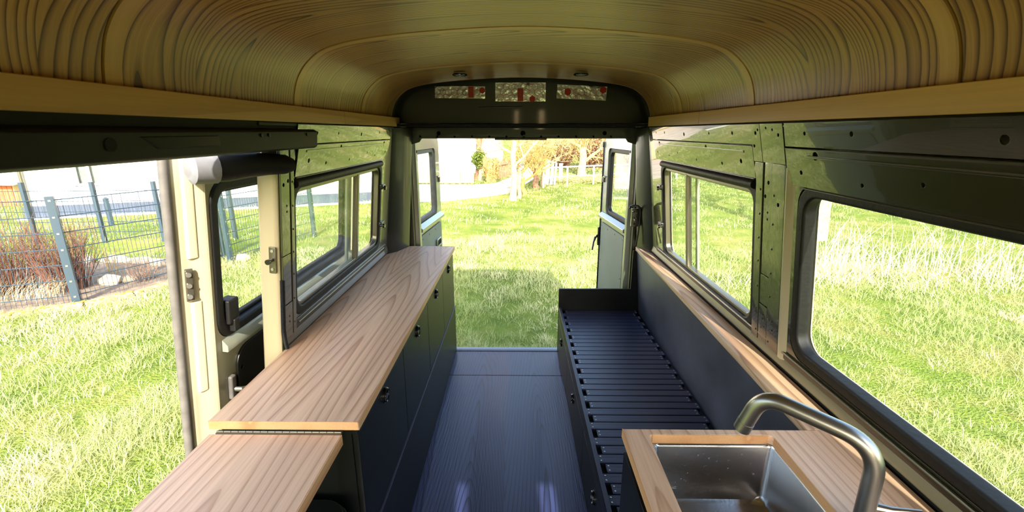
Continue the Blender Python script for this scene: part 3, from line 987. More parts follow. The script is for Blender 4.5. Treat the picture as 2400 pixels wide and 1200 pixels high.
def dbox(mb, u0, u1, z0, z1, d0, d1): return wbox(mb, -1, u0, u1, z0, z1, DD + d0, DD + d1)


dw = (1.335, 2.43, 0.868, 1.318)
dopen = lambda gr, r=0.06: rrect(dw[0] - gr, dw[1] + gr, dw[2] - gr, dw[3] + gr, r)
sd = obj('door_1', panel(rrect(1.285, 2.62, -0.18, 1.475, 0.04), [dopen(0.028)] + [circ(1.30, 1.39, 0.008, 10)], 0.004, DMt(0.0), 0.001), 'sill',  # cream door paint darkened here: its shade is in the colour
         label='cream sliding door pushed back outside the van wall', kind='structure')
obj('outer_skin', panel(rrect(1.21, 2.64, -0.20, 1.49, 0.04), [dopen(0.014)], 0.004, DMt(-0.052)), 'cream', sd)
obj('window_reveal', panel(dopen(0.036), [dopen(0.0282)], 0.05, DMt(-0.026)), 'sill', sd)
# angled front edge: faces forward and into the van
fp = [(1.213, -0.050), (1.216, -0.038), (1.232, -0.028), (1.245, -0.026), (1.262, -0.010), (1.290, 0.004), (1.296, 0.0), (1.296, -0.05)]
obj('front_edge', MB().prism([DP(u, -0.18, d) for u, d in fp], [DP(u, 1.475, d) for u, d in fp]).bevel(0.002, 2), 'cream', sd)
fp2 = [(1.236, -0.034), (1.238, -0.020), (1.252, -0.012), (1.262, -0.008), (1.27, -0.02)]
obj('edge_bead', MB().prism([DP(u, 1.13, d) for u, d in fp2], [DP(u, 1.43, d) for u, d in fp2]).bevel(0.004, 3), 'cream', sd)
obj('edge_bead', MB().prism([DP(u, 0.70, d) for u, d in fp2], [DP(u, 1.00, d) for u, d in fp2]).bevel(0.004, 3), 'cream', sd)
lp = obj('lock_plate', MB().prism([DP(u, z, d) for u, z, d in ((1.226, 1.005, -0.030), (1.242, 1.005, -0.016), (1.242, 1.105, -0.016), (1.226, 1.105, -0.030))],
                             [DP(u - .006, z, d + .006) for u, z, d in ((1.228, 1.01, -0.030), (1.242, 1.01, -0.018), (1.242, 1.10, -0.018), (1.228, 1.10, -0.030))]).bevel(0.002, 2), 'alu', sd)
for zz in (1.022, 1.055, 1.088):
    a = DP(1.232, zz, -0.022)
    obj('lock_screw', MB().cyl(a, a + Vector((0.006, -0.008, 0)), 0.007, 10), 'screw', lp)
obj('edge_seal', MB().tube([DP(1.205, z, -0.046) for z in [-0.18 + 0.12 * k for k in range(14)] + [1.44, 1.47]] + [DP(1.23, 1.485, -0.044), DP(1.30, 1.49, -0.044)], 0.0125, 12), 'greyrubber', sd)
sl = obj('window_seal', panel(dopen(0.030, 0.07), [dopen(-0.004, 0.05)], 0.056, DMt(-0.020), 0.008, 3), 'rubber', sd)
obj('inner_seal', panel(dopen(-0.003, 0.05), [dopen(-0.016, 0.04)], 0.02, DMt(-0.028), 0.004, 2), 'rubber', sd)
um = 1.98
obj('pane', panel(rrect(dw[0], dw[1], dw[2], dw[3], 0.05), [], 0.004, DMt(-0.032)), 'glass', sd)
obj('window_catch', dbox(MB(), 1.342, 1.395, 0.885, 0.968, -0.020, 0.020).bevel(0.006, 3), 'rubber', sd)
obj('window_catch', dbox(MB(), 1.358, 1.384, 0.856, 0.90, -0.014, 0.026).bevel(0.004, 2), 'rubber', sd)
obj('sill_shelf', MB().prism([DP(1.32, 0.80, 0.0), DP(1.32, 0.80, 0.022), DP(1.32, 0.822, 0.020), DP(1.32, 0.845, 0.0)], [DP(2.46, 0.80, 0.0), DP(2.46, 0.80, 0.022), DP(2.46, 0.822, 0.020), DP(2.46, 0.845, 0.0)]).bevel(0.004, 3), 'doorgrey', sd)
obj('rear_stile', MB().prism([DP(u, 0.84, d) for u, d in ((2.465, 0.0), (2.475, 0.014), (2.575, 0.014), (2.60, 0.0))], [DP(u, 1.36, d) for u, d in ((2.465, 0.0), (2.475, 0.014), (2.575, 0.014), (2.60, 0.0))]).bevel(0.004, 2), 'cream', sd)
obj('lower_panel', panel(rrect(1.385, 2.45, 0.0, 0.775, 0.06), [circ(1.41, 0.70, 0.008, 10)], 0.008, DMt(0.006), 0.002), 'blackpanel', sd)
pl = obj('handle_plate', dbox(MB(), 1.338, 1.364, 0.615, 0.70, 0.0, 0.016).bevel(0.006, 3), 'greyrubber', sd)
obj('handle_lever', MB().tube([DP(1.355, 0.648, 0.012), DP(1.36, 0.646, 0.032), DP(1.375, 0.640, 0.042), DP(1.40, 0.628, 0.044), DP(1.415, 0.622, 0.042)], [0.008, 0.009, 0.010, 0.010, 0.007], 10), 'alu', pl)
# guide arm with its black boot, above the door window
ga = obj('guide_arm', MB().tube([DP(1.222, 1.390, 0.008), DP(1.228, 1.390, 0.012), DP(1.276, 1.392, 0.045)], [0.030, 0.042, 0.0425], 14), 'greycloth', sd)
obj('arm_boot', MB().tube([DP(1.272, 1.392, 0.043), DP(1.30, 1.395, 0.058), DP(1.345, 1.40, 0.090), DP(1.395, 1.404, 0.128), DP(1.435, 1.404, 0.160), DP(1.455, 1.402, 0.175)], [0.040, 0.042, 0.037, 0.033, 0.030, 0.020], 14), 'rubber', ga)

# ================================================================== REAR DOORS


def rear_door(nm, hinge, direction, outward, lab, left):
    e1 = Vector((direction[0], direction[1], 0)).normalized()
    n = Vector((outward, 0, 0)) - e1 * e1.x * outward
    n.normalize()
    o0 = Vector((hinge[0], hinge[1], 0))

    def P(u, z, d=0.0): return o0 + e1 * u + Vector((0, 0, z)) + n * d
    def mt(d=0.0):
        o = P(0, 0, d)
        return Matrix(((e1.x, 0, n.x, o.x), (e1.y, 0, n.y, o.y), (0, 1, 0, o.z), (0, 0, 0, 1)))
    def bx(mb, u0, u1, z0, z1, d0, d1):
        return mb.hexa([P(u0, z0, d0), P(u1, z0, d0), P(u1, z0, d1), P(u0, z0, d1), P(u0, z1, d0), P(u1, z1, d0), P(u1, z1, d1), P(u0, z1, d1)])
    W = 0.745
    win = (0.115, 0.60, 0.885, 1.345)
    op = lambda gr, r=0.05: rrect(win[0] - gr, win[1] + gr, win[2] - gr, win[3] + gr, r)
    d = obj(nm, panel(rrect(0.0, W, -0.12, 1.455, 0.06), [op(0.030)], 0.004, mt(0.002)), 'doorgrey', label=lab, kind='structure')
    obj('outer_skin', panel(rrect(-0.01, W + 0.012, -0.14, 1.465, 0.06), [op(0.012)], 0.004, mt(0.045)), 'cream', d)
    obj('door_rim', panel(rrect(0.0, W, -0.12, 1.455, 0.06), [rrect(0.012, W - 0.012, -0.108, 1.443, 0.05)], 0.042, mt(0.023), 0.004, 2), 'doorgrey', d)
    obj('window_reveal', panel(op(0.04), [op(0.0302)], 0.045, mt(0.024), 0.002), 'doorgrey', d)
    obj('window_seal', panel(op(0.0302), [op(-0.002, 0.04)], 0.03, mt(0.026), 0.006, 2), 'greyrubber' if left else 'rubber', d)
    obj('pane', panel(op(0.004), [], 0.004, mt(0.032)), 'glass', d)
    obj('window_sill', MB().prism([P(u, z, dd) for u, z, dd in ((0.07, 0.80, 0.0), (0.07, 0.815, -0.035), (0.07, 0.835, -0.035), (0.07, 0.86, 0.0))],
                                  [P(u, z, dd) for u, z, dd in ((0.715, 0.80, 0.0), (0.715, 0.815, -0.035), (0.715, 0.835, -0.035), (0.715, 0.86, 0.0))]).bevel(0.004, 3), 'doorgrey', d)
    obj('hinge_stile', MB().prism([P(u, -0.10, dd) for u, dd in ((0.0, 0.0), (0.01, -0.03), (0.055, -0.03), (0.075, 0.0))],
                                  [P(u, 1.44, dd) for u, dd in ((0.0, 0.0), (0.01, -0.03), (0.055, -0.03), (0.075, 0.0))]).bevel(0.005, 2), 'doorgrey', d)
    obj('stile_hole', MB().cyl(P(0.035, 1.37, -0.0315), P(0.035, 1.37, -0.02), 0.010, 12), 'gap', d)
    lowp = obj('door_panel', panel(rrect(0.125, 0.705, -0.06, 0.775, 0.02), [circ(u, z, 0.006, 8) for u in (0.15, 0.33, 0.51, 0.68) for z in (-0.03, 0.745)] + [circ(u, z, 0.006, 8) for u in (0.15, 0.68) for z in (0.2, 0.45)],
                                   0.004, mt(-0.006), 0.0012), 'doorpanel', d)
    if left:
        # two recessed handle boxes
        for (u0, u1, z0, z1) in ((0.50, 0.64, 0.54, 0.66), (0.36, 0.44, 0.53, 0.575)):
            bz = obj('handle_box', panel(rrect(u0, u1, z0, z1, 0.018), [rrect(u0 + 0.014, u1 - 0.014, z0 + 0.012, z1 - 0.012, 0.012)], 0.018, mt(-0.014), 0.004, 2), 'doorgrey', d)
            obj('handle_recess', bx(MB(), u0 + .01, u1 - .01, z0 + .01, z1 - .01, -0.0125, -0.006), 'gap', bz)
            obj('handle_bar', bx(MB(), u0 + .02, u1 - .02, (z0 + z1) / 2 - .01, (z0 + z1) / 2 + .008, -0.026, -0.016).bevel(0.004, 2), 'alu', bz)
        obj('side_reflector', bx(MB(), W + 0.012, W + 0.026, 0.70, 0.775, 0.008, 0.045).bevel(0.003), 'orange', d, label='orange side reflector')
    else:
        obj('edge_seal', MB().tube([P(W + 0.004, z, 0.0) for z in [-0.12 + 0.1 * k for k in range(16)]], 0.009, 8), 'rubber', d)
        lk = obj('door_lock', bx(MB(), W - 0.012, W + 0.014, 0.56, 0.72, -0.022, 0.012).bevel(0.006, 2), 'blackmetal', d)
        obj('lock_lever', MB().tube([P(W + 0.004, 0.64, -0.02), P(W + 0.035, 0.625, -0.03), P(W + 0.03, 0.58, -0.045), P(W + 0.01, 0.515, -0.06)], [0.014, 0.012, 0.008, 0.008], 10), 'blackmetal', lk)
        obj('top_catch', bx(MB(), W - 0.004, W + 0.022, 1.375, 1.42, -0.016, 0.014).bevel(0.004), 'blackmetal', d)
    obj('window_hook', MB().tube([P(0.70, 1.145, -0.004), P(0.66, 1.148, -0.020), P(0.615, 1.148, -0.018)], 0.005, 8), 'blackmetal', d)
    obj('window_hook', bx(MB(), 0.69, 0.71, 1.10, 1.15, -0.014, 0.0).bevel(0.003), 'alu', d)
    return d


rear_door('door_2', (-0.702, 3.055), (0.058, 0.735), -1, 'open rear door at the worktop side with an orange reflector', True)
rear_door('door_3', (0.778, 3.055), (-0.072, 0.735), 1, 'open rear door at the bench side with a flat grey panel and black lock', False)

# ================================================================== LEFT FURNITURE
wt = obj('worktop', MB().box(-0.818, -0.419, 1.040, 2.950, 0.735, 0.760).bevel(0.002), 'worktop',
         label='long pale wooden worktop over the black cabinet', cat='worktop')
obj('edge_strip', MB().box(-0.8185, -0.4185, 1.0385, 1.0405, 0.7352, 0.7594), 'edgewood', wt)
obj('edge_strip', MB().box(-0.4195, -0.4175, 1.0385, 2.950, 0.7352, 0.7594), 'edgewood', wt)
XF = -0.432
cab = thing('base_cabinet', (-0.62, 2.0, 0), 'long black low cabinet with flap doors under the wooden worktop', 'cabinet')
body = MB()
body.box(-0.80, XF - 0.017, 1.06, 1.078, 0.0, 0.734)
body.box(-0.80, XF - 0.017, 2.925, 2.943, 0.0, 0.734)
body.box(-0.80, -0.785, 1.078, 2.925, 0.0, 0.734)
body.box(-0.785, XF - 0.017, 1.078, 2.925, 0.315, 0.333)
body.box(-0.785, XF - 0.017, 1.078, 2.925, 0.0, 0.02)
obj('carcass', body, 'black_ply', cab)
obj('top_rail', MB().box(XF - 0.017, XF, 1.06, 2.943, 0.706, 0.734).bevel(0.001), 'black_ply', cab)
obj('lower_panel', MB().box(XF - 0.017, XF + 0.004, 1.04, 2.947, 0.0, 0.330).bevel(0.0015), 'black_ply', cab)
obj('panel_edge', MB().box(XF - 0.012, XF + 0.005, 1.04, 2.947, 0.3303, 0.3355).bevel(0.001), 'ply_edge', cab)


def ring_pull(parent, x, y, z, nx):
    rp = obj('ring_pull', MB().tube([(x + nx * 0.0005, y, z), (x + nx * 0.004, y, z), (x + nx * 0.0042, y, z)], [0.026, 0.026, 0.022], 24), 'blackmetal', parent)
    obj('pull_ring', MB().tube([(x + nx * 0.007, y + 0.021 * math.cos(a), z + 0.021 * math.sin(a)) for a in [2 * PI * k / 24 for k in range(24)]], 0.0035, 8, closed=True), 'blackmetal', rp)
    obj('pull_catch', MB().cyl((x + nx * 0.003, y, z - 0.004), (x + nx * 0.0075, y, z - 0.004), 0.011, 16), 'blackmetal', rp)


ys = [1.062, 1.565, 2.045, 2.50, 2.943]
for i in range(4):
    d = obj('flap_door', MB().box(XF - 0.017, XF, ys[i] + 0.002, ys[i + 1] - 0.002, 0.339, 0.703).bevel(0.0015), 'black_ply', cab)
    ring_pull(d, XF, (ys[i] + ys[i + 1]) / 2, 0.668, 1)

# folding extension leaf in front of the worktop, hung on a piano hinge
leaf = thing('folding_leaf', (-0.64, 1.03, 0.70), 'lower wooden extension leaf hinged to the near end of the worktop', 'worktop')
obj('leaf_board', MB().box(-0.812, -0.461, 0.10, 1.026, 0.700, 0.730).bevel(0.002), 'sinktop', leaf)
obj('edge_strip', MB().box(-0.4615, -0.4595, 0.10, 1.026, 0.7002, 0.7294), 'edgewood', leaf)
hg = obj('piano_hinge', MB().box(-0.795, -0.462, 1.0255, 1.0405, 0.7285, 0.7315), 'alu', leaf)
kn = MB()
for k in range(17):
    kn.cyl((-0.795 + k * 0.0196, 1.033, 0.732), (-0.795 + k * 0.0196 + 0.0180, 1.033, 0.732), 0.0026, 8)
obj('hinge_knuckles', kn, 'alu', hg, kind='stuff')

# dark lidded bin below the leaf
bn = thing('storage_bin', (-0.62, 0.90, 0), 'dark green black lidded bin under the wooden leaf', 'bin')
BX = rrect(-0.78, -0.455, 0.73, 1.035, 0.07, 6)
obj('bin_body', MB().prism([Vector((x, y, 0.0)) for x, y in BX], [Vector((x, y, 0.452)) for x, y in BX]).bevel(0.006, 2), 'blackplastic', bn)
BL = rrect(-0.788, -0.447, 0.722, 1.04, 0.075, 6)
obj('bin_lid', MB().prism([Vector((x, y, 0.456)) for x, y in BL], [Vector((x, y, 0.505)) for x, y in BL]).bevel(0.008, 3), 'blackplastic', bn)
obj('lid_rim', MB().prism([Vector((x * 0.98 - 0.012, y * .98 + .018, 0.5055)) for x, y in BX], [Vector((x * .98 - .012, y * .98 + .018, 0.518)) for x, y in BX]).bevel(0.004, 2), 'blackplastic', bn)

# ================================================================== BENCH
BXF = 0.288
bench = thing('bench_bed', (0.56, 2.0, 0), 'black slatted bench bed with flap doors and a low end board', 'bench')
bb = MB()
bb.box(BXF + 0.017, 0.835, 1.05, 1.068, 0, 0.285)
bb.box(BXF + 0.017, 0.835, 2.917, 2.935, 0, 0.285)
bb.box(BXF + 0.03, 0.835, 1.07, 2.915, 0.0, 0.02)
bb.box(0.815, 0.835, 1.07, 2.915, 0.02, 0.285)
obj('carcass', bb, 'black_ply', bench)
obj('support_bar', MB().box(BXF + 0.022, BXF + 0.060, 1.07, 2.915, 0.262, 0.296), 'gap', bench)
obj('support_bar', MB().box(0.77, 0.812, 1.07, 2.915, 0.262, 0.296), 'gap', bench)
obj('top_rail', MB().box(BXF, BXF + 0.0175, 1.05, 2.935, 0.262, 0.330).bevel(0.0015), 'black_ply', bench)
pe = MB()
for k in range(4):
    pe.box(BXF + 0.0015 + k * 0.004, BXF + 0.0045 + k * 0.004, 1.05, 2.935, 0.329, 0.3306)
obj('ply_edge_layers', pe, 'ply_edge', bench, kind='stuff')
obj('end_board', MB().box(BXF - 0.002, 0.80, 2.935, 2.953, 0.0, 0.465).bevel(0.0015), 'black_ply', bench)
obj('plinth', MB().box(BXF + 0.002, BXF + 0.0175, 1.05, 2.935, 0.0, 0.012), 'black_ply', bench)
bs = [1.052, 1.70, 2.358, 2.933]
for i in range(3):
    d = obj('flap_door', MB().box(BXF - 0.001, BXF + 0.016, bs[i] + 0.002, bs[i + 1] - 0.002, 0.014, 0.259).bevel(0.0015), 'black_ply', bench)
    ring_pull(d, BXF - 0.001, (1.39, 2.036, 2.67)[i], 0.195, -1)
# slats: every second one is set back
slat_me = MB().box(-0.245, 0.245, -0.0225, 0.0225, -0.008, 0.008).bevel(0.0012).mesh('slat')
slat_me.materials.append(M['slat'])
scr = MB()
for sx in (-0.235, 0.235):
    for sy in (-0.011, 0.011):
        scr.tube([(sx, sy, 0.0075), (sx, sy, 0.0088), (sx, sy, 0.0094)], [0.0036, 0.0032, 0.0012], 8)
scr_me = scr.mesh('screws')
scr_me.materials.append(M['screw'])
yy = 2.905
k = 0
while yy > 1.09:
    o = bpy.data.objects.new('slat', slat_me)
    COL.objects.link(o)
    set_parent(o, bench)
    x = 0.565 if k % 2 == 0 else 0.550
    dx = 0.0165 if k % 2 == 0 else 0.0
    o.location = (0.5525 + (0.021 if k % 2 == 0 else 0.0), yy, 0.3045)
    c = bpy.data.objects.new('screws', scr_me)
    COL.objects.link(c)
    c.parent = o
    c['kind'] = 'stuff'
    yy -= 0.0500
    k += 1
obj('back_board', MB().add([(0.838, 1.03, 0.26), (0.838, 2.935, 0.26), (0.795, 2.935, 0.734), (0.795, 1.03, 0.734), (0.852, 1.03, 0.26), (0.852, 2.935, 0.26), (0.809, 2.935, 0.734), (0.809, 1.03, 0.734)],
                         [(0, 1, 2, 3), (7, 6, 5, 4), (0, 4, 5, 1), (1, 5, 6, 2), (2, 6, 7, 3), (3, 7, 4, 0)]), 'backrest', bench, label='smooth black back board')
obj('corner_board', MB().box(0.772, 0.842, 2.936, 2.952, 0.0, 0.735), 'black_ply', bench)

lg = obj('window_ledge', MB().add([(0.789, 2.95, 0.735), (0.852, 2.95, 0.735), (0.848, 1.021, 0.735), (0.748, 1.021, 0.735), (0.789, 2.95, 0.760), (0.852, 2.95, 0.760), (0.848, 1.021, 0.760), (0.748, 1.021, 0.760)],
                               [(0, 1, 2, 3), (4, 7, 6, 5), (0, 4, 5, 1), (1, 5, 6, 2), (2, 6, 7, 3), (3, 7, 4, 0)]).bevel(0.002), 'ledge',
         label='narrow pale wooden ledge running below the windows above the bench', cat='ledge')

# ================================================================== SINK UNIT
sc_ = thing('sink_cabinet', (0.56, 0.6, 0), 'black sink cabinet in front of the slatted bench', 'cabinet')
cb = MB()
cb.box(0.292, 0.310, 0.08, 1.010, 0.0, 0.734)
cb.box(0.310, 0.835, 0.992, 1.010, 0.0, 0.734)
cb.box(0.310, 0.835, 0.08, 0.098, 0.0, 0.734)
obj('carcass', cb, 'black_ply', sc_)
d = obj('flap_door', MB().box(0.277, 0.2915, 0.55, 1.006, 0.06, 0.70).bevel(0.0015), 'black_ply', sc_)
ring_pull(d, 0.277, 0.80, 0.63, -1)
obj('flap_door', MB().box(0.277, 0.2915, 0.09, 0.546, 0.06, 0.70).bevel(0.0015), 'black_ply', sc_)
ID = Matrix(((1, 0, 0, 0), (0, 1, 0, 0), (0, 0, 1, 0.7475), (0, 0, 0, 1)))
swt = obj('sink_worktop', panel([(0.274, 0.05), (0.846, 0.05), (0.846, 1.018), (0.274, 1.018)], [rrect(0.334, 0.646, 0.50, 0.997, 0.012, 4)], 0.025, ID, 0.0012), 'sinktop',
    label='pale wooden worktop with a cutout for the steel sink', cat='worktop')
obj('edge_strip', MB().box(0.2725, 0.2745, 0.05, 1.0195, 0.7352, 0.7594), 'edgewood', swt)
obj('edge_strip', MB().box(0.345, 0.635, 0.9955, 0.9972, 0.7352, 0.7594), 'edgewood', swt)
obj('edge_strip', MB().box(0.6445, 0.6462, 0.51, 0.986, 0.7352, 0.7594), 'edgewood', swt)
snk = thing('sink', (0.49, 0.75, 0.56), 'rectangular brushed steel sink set below the wooden worktop', 'sink')
sm = MB()
levels = [(0.333, 0.660, 0.488, 1.004, 0.030, 0.7345), (0.342, 0.651, 0.497, 0.995, 0.024, 0.7345), (0.345, 0.648, 0.500, 0.992, 0.016, 0.7325), (0.347, 0.646, 0.502, 0.990, 0.014, 0.728),
          (0.353, 0.640, 0.508, 0.984, 0.015, 0.590), (0.356, 0.637, 0.511, 0.981, 0.026, 0.578), (0.366, 0.627, 0.521, 0.971, 0.030, 0.571), (0.42, 0.57, 0.58, 0.90, 0.05, 0.568)]
rings = [[Vector((x, y, z)) for x, y in rrect(a, b, c, dd, r, 6)] for a, b, c, dd, r, z in levels]
n = len(rings[0])
vs, fs = [], []
for r in rings: vs += r
for i in range(len(rings) - 1):
    for j in range(n):
        fs.append((i * n + j, i * n + (j + 1) % n, (i + 1) * n + (j + 1) % n, (i + 1) * n + j))
fs.append(tuple((len(rings) - 1) * n + j for j in range(n)))
outer = [[Vector((p.x + (0.002 if p.x > 0.495 else -0.002), p.y + (0.002 if p.y > 0.745 else -0.002), p.z - 0.002)) for p in r] for r in rings]
obj('bowl', MB().add(vs, fs), 'steel', snk)
obj('drain', MB().tube([(0.495, 0.745, 0.5685), (0.495, 0.745, 0.5705), (0.495, 0.745, 0.5695)], [0.045, 0.040, 0.030], 24), 'tap', snk)
dr = random.Random(4)
drops = MB()
for q in range(70):
    if dr.random() < 0.6:
        x, z = 0.37 + 0.25 * dr.random() ** 0.8, 0.60 + 0.11 * dr.random() ** 1.6
        t = (0.728 - z) / 0.138
        y = 0.990 - 0.006 * t
        p = Vector((x, y, z)); nn = Vector((0, -1, 0))
    else:
        p = Vector((0.38 + 0.22 * dr.random(), 0.80 + 0.15 * dr.random(), 0.5705)); nn = Vector((0, 0, 1))
    r = 0.0012 + 0.0022 * dr.random()
    drops.tube([p, p + nn * r * 0.35, p + nn * r * 0.6], [r, r * 0.85, r * 0.2], 8)
obj('water_drops', drops, 'steel', snk, kind='stuff')


def bend(pts, rad, n=8):
    """polyline with rounded corners"""
    pts = [Vector(p) for p in pts]
    out = [pts[0]]
    for i in range(1, len(pts) - 1):
        a, b, c = pts[i - 1], pts[i], pts[i + 1]
        r = rad[i - 1]
        p0 = b + (a - b).normalized() * r
        p2 = b + (c - b).normalized() * r
        for k in range(n + 1):
            t = k / n
            out.append(p0 * (1 - t) ** 2 + b * 2 * t * (1 - t) + p2 * t * t)
    out.append(pts[-1])
    return out


tapo = thing('tap', (0.662, 0.715, 0.76), 'satin steel tap with an angular swan neck over the sink', 'tap')
TP = [(0.662, 0.715, 0.775), (0.662, 0.715, 0.945), (0.507, 0.834, 0.978), (0.487, 0.857, 0.882)]
obj('spout', MB().tube(bend(TP, [0.062, 0.045], 12), 0.0165, 20), 'tap', tapo)
obj('aerator', MB().tube([(0.4912, 0.8522, 0.902), (0.487, 0.857, 0.880)], 0.0172, 20), 'tap', tapo)
obj('tap_base', MB().tube([(0.662, 0.715, 0.760), (0.662, 0.715, 0.772), (0.662, 0.715, 0.776)], [0.026, 0.026, 0.020], 24), 'tap', tapo)
obj('tap_lever', MB().tube([(0.676, 0.715, 0.815), (0.70, 0.70, 0.82), (0.735, 0.68, 0.835)], [0.009, 0.007, 0.005], 10), 'tap', tapo)
# ================================================================== OUTDOORS


def field(x, y, s, seed):
    """smooth pseudo noise in 0..1"""
    r = np.random.default_rng(seed)
    v = np.zeros_like(x)
    for k in range(7):
        a, ph, f = r.uniform(0, 2 * PI), r.uniform(0, 2 * PI), s * r.uniform(0.6, 1.9)
        v += np.sin((x * math.cos(a) + y * math.sin(a)) * f + ph)
    return 0.5 + v / 7.0


def blades(name, px, py, pz, h, w, lean, col, mat, segs, seed, **kw):
    r = np.random.default_rng(seed)
    n = len(px)
    az = r.uniform(0, 2 * PI, n) if 'az' not in kw else kw.pop('az')
    tw = az + PI / 2 + r.normal(0, 0.7, n)
    ts = np.linspace(0, 1, segs + 1)
    rows = []
    for i, t in enumerate(ts):
        cx = px + np.cos(az) * h * lean * t ** 1.7
        cy = py + np.sin(az) * h * lean * t ** 1.7
        cz = pz + h * t * (1 - 0.32 * np.minimum(lean, 1.4) * t)
        hw = 0.5 * w * (1 - t) ** 0.6
        if i < segs:
            rows.append(np.stack([cx - np.cos(tw) * hw, cy - np.sin(tw) * hw, cz], 1))
            rows.append(np.stack([cx + np.cos(tw) * hw, cy + np.sin(tw) * hw, cz], 1))
        else:
            rows.append(np.stack([cx, cy, cz], 1))
    nv = 2 * segs + 1
    V = np.stack(rows, 1).reshape(-1, 3).astype(np.float32)
    tri = []
    for i in range(segs - 1):
        a = 2 * i
        tri += [(a, a + 1, a + 3), (a, a + 3, a + 2)]
    a = 2 * (segs - 1)
    tri.append((a, a + 1, a + 2))
    tri = np.array(tri)
    F = (tri[None] + (np.arange(n) * nv)[:, None, None]).reshape(-1, 3)
    me = bpy.data.meshes.new(name)
    me.vertices.add(len(V)); me.vertices.foreach_set('co', V.ravel())
    me.loops.add(F.size); me.loops.foreach_set('vertex_index', F.ravel().astype(np.int32))
    me.polygons.add(len(F))
    me.polygons.foreach_set('loop_start', np.arange(0, F.size, 3, dtype=np.int32))
    me.polygons.foreach_set('loop_total', np.full(len(F), 3, dtype=np.int32))
    at = me.color_attributes.new('Col', 'FLOAT_COLOR', 'POINT')
    c4 = np.ones((n, 4), np.float32); c4[:, :3] = col
    at.data.foreach_set('color', np.repeat(c4, nv, axis=0).ravel())
    me.update(calc_edges=True)
    return obj(name, me, mat, **kw)


def mixcol(cols, wts):
    wts = np.stack(wts, 1)
    wts = wts / wts.sum(1, keepdims=True)
    return wts @ np.array([lin(c)[:3] for c in cols])


BED = [(-9.0, 3.6), (-6.25, 4.85), (-5.55, 5.28), (-5.18, 5.65), (-4.98, 6.45), (-5.6, 7.1), (-7.0, 7.2), (-9.0, 6.6)]


def inside(poly, x, y):
    res = np.zeros(len(x), bool)
    n = len(poly)
    for i in range(n):
        x0, y0 = poly[i]; x1, y1 = poly[(i + 1) % n]
        c = ((y0 > y) != (y1 > y)) & (x < (x1 - x0) * (y - y0) / (y1 - y0 + 1e-12) + x0)
        res ^= c
    return res


PATH = [(-14, 16.4), (-4.6, 15.4), (-3.0, 14.0), (-2.2, 14.1), (-1.0, 15.2), (-0.35, 15.9), (0.1, 17.6), (0.75, 21.0), (1.2, 34), (0.0, 34), (-0.35, 21.5), (-0.9, 19.3), (-1.8, 18.6), (-3.2, 18.7), (-14, 19.2)]

# patches of ground other than the meadow
def flat_poly(name, poly, z, mat, **kw):
    m = MB()
    m.prism([Vector((x, y, z - 0.05)) for x, y in poly], [Vector((x, y, z)) for x, y in poly])
    return obj(name, m, mat, **kw)


flat_poly('path', PATH, GZ + 0.012, 'gravel', label='pale gravel lane passing the tree trunks', kind='structure')
flat_poly('ground_bed', BED, GZ + 0.010, 'soil', label='bare garden bed behind the mesh fence', kind='structure')


def meadow(name, r0, r1, n, hmin, hmax, wmin, segs, lab, seed, clump):
    r = np.random.default_rng(seed)
    nc = max(1, n // clump)
    rr = np.sqrt(r.uniform(r0 ** 2, r1 ** 2, nc))
    th = r.uniform(-1.22, 1.22, nc)
    cx, cy = rr * np.sin(th), rr * np.cos(th)
    x = np.repeat(cx, clump); y = np.repeat(cy, clump)
    sp = 0.02 + 0.006 * np.repeat(rr, clump)
    ox, oy = r.normal(0, 1, len(x)) * sp, r.normal(0, 1, len(x)) * sp
    x, y = x + ox, y + oy
    keep = ~((np.abs(x - 0.02) < 0.96) & (y < 3.12) & (y > -1.2))
    keep &= ~inside(BED, x, y) & ~inside(PATH, x, y)
    hx, hy = x + 12.2, y - 11.05           # under the house
    along = (hx * 4.878 + hy * 1.864) / 5.222; acr = (-hx * 1.864 + hy * 4.878) / 5.222
    keep &= ~((along > -0.2) & (along < 9.2) & (acr > -0.1))
    x, y, ox, oy = x[keep], y[keep], ox[keep], oy[keep]
    m = len(x)
    big = field(x, y, 1.0, 3)
    fine = field(x, y, 4.5, 9)
    tall = np.clip(0.25 + 0.9 * (field(x, y, 2.2, 5) - 0.25) + 0.35 * (fine - 0.5), 0.1, 1)
    h = (hmin + (hmax - hmin) * tall) * r.uniform(0.55, 1.25, m)
    dist = np.hypot(x, y)
    w = np.maximum(wmin, dist * 0.00085) * r.uniform(0.7, 1.4, m)
    lean = np.abs(r.normal(0.65, 0.4, m)) + 0.1
    dryness = np.clip(1.6 * (field(x, y, 1.6, 17) - 0.52) + 0.9 * (field(x, y, 6.0, 21) - 0.55), 0, 1)
    wt = [np.clip(0.9 - dryness, .05, 1) * r.uniform(0.2, 1, m), np.clip(0.8 - dryness, .05, 1) * r.uniform(0, 1, m) ** 2,
          (0.15 + 0.8 * big) * r.uniform(0, 1, m), (0.02 + 1.3 * dryness) * r.uniform(0, 1, m) ** 2 + 0.9 * (r.uniform(0, 1, m) > 0.93)]
    col = mixcol([(172, 180, 108), (116, 144, 66), (206, 206, 150), (224, 212, 174)], wt) * r.uniform(0.8, 1.2, m)[:, None]
    az = np.arctan2(oy, ox) + r.normal(0, 0.9, m)
    z = np.full(m, GZ - 0.004)
    blades(name, x, y, z, h, w, lean, col, 'grass', segs, seed + 1, az=az, label=lab, cat='grass', kind='stuff')


meadow('meadow_grass', 0.9, 4.2, 88000, 0.05, 0.17, 0.0040, 3, 'sunny meadow grass close around the van', 101, 22)
meadow('meadow_grass', 4.2, 9.0, 100000, 0.05, 0.17, 0.0046, 3, 'meadow grass in the middle distance behind the van', 202, 18)
meadow('meadow_grass', 9.0, 30.0, 120000, 0.05, 0.14, 0.008, 2, 'far meadow grass in front of the trees', 303, 12)


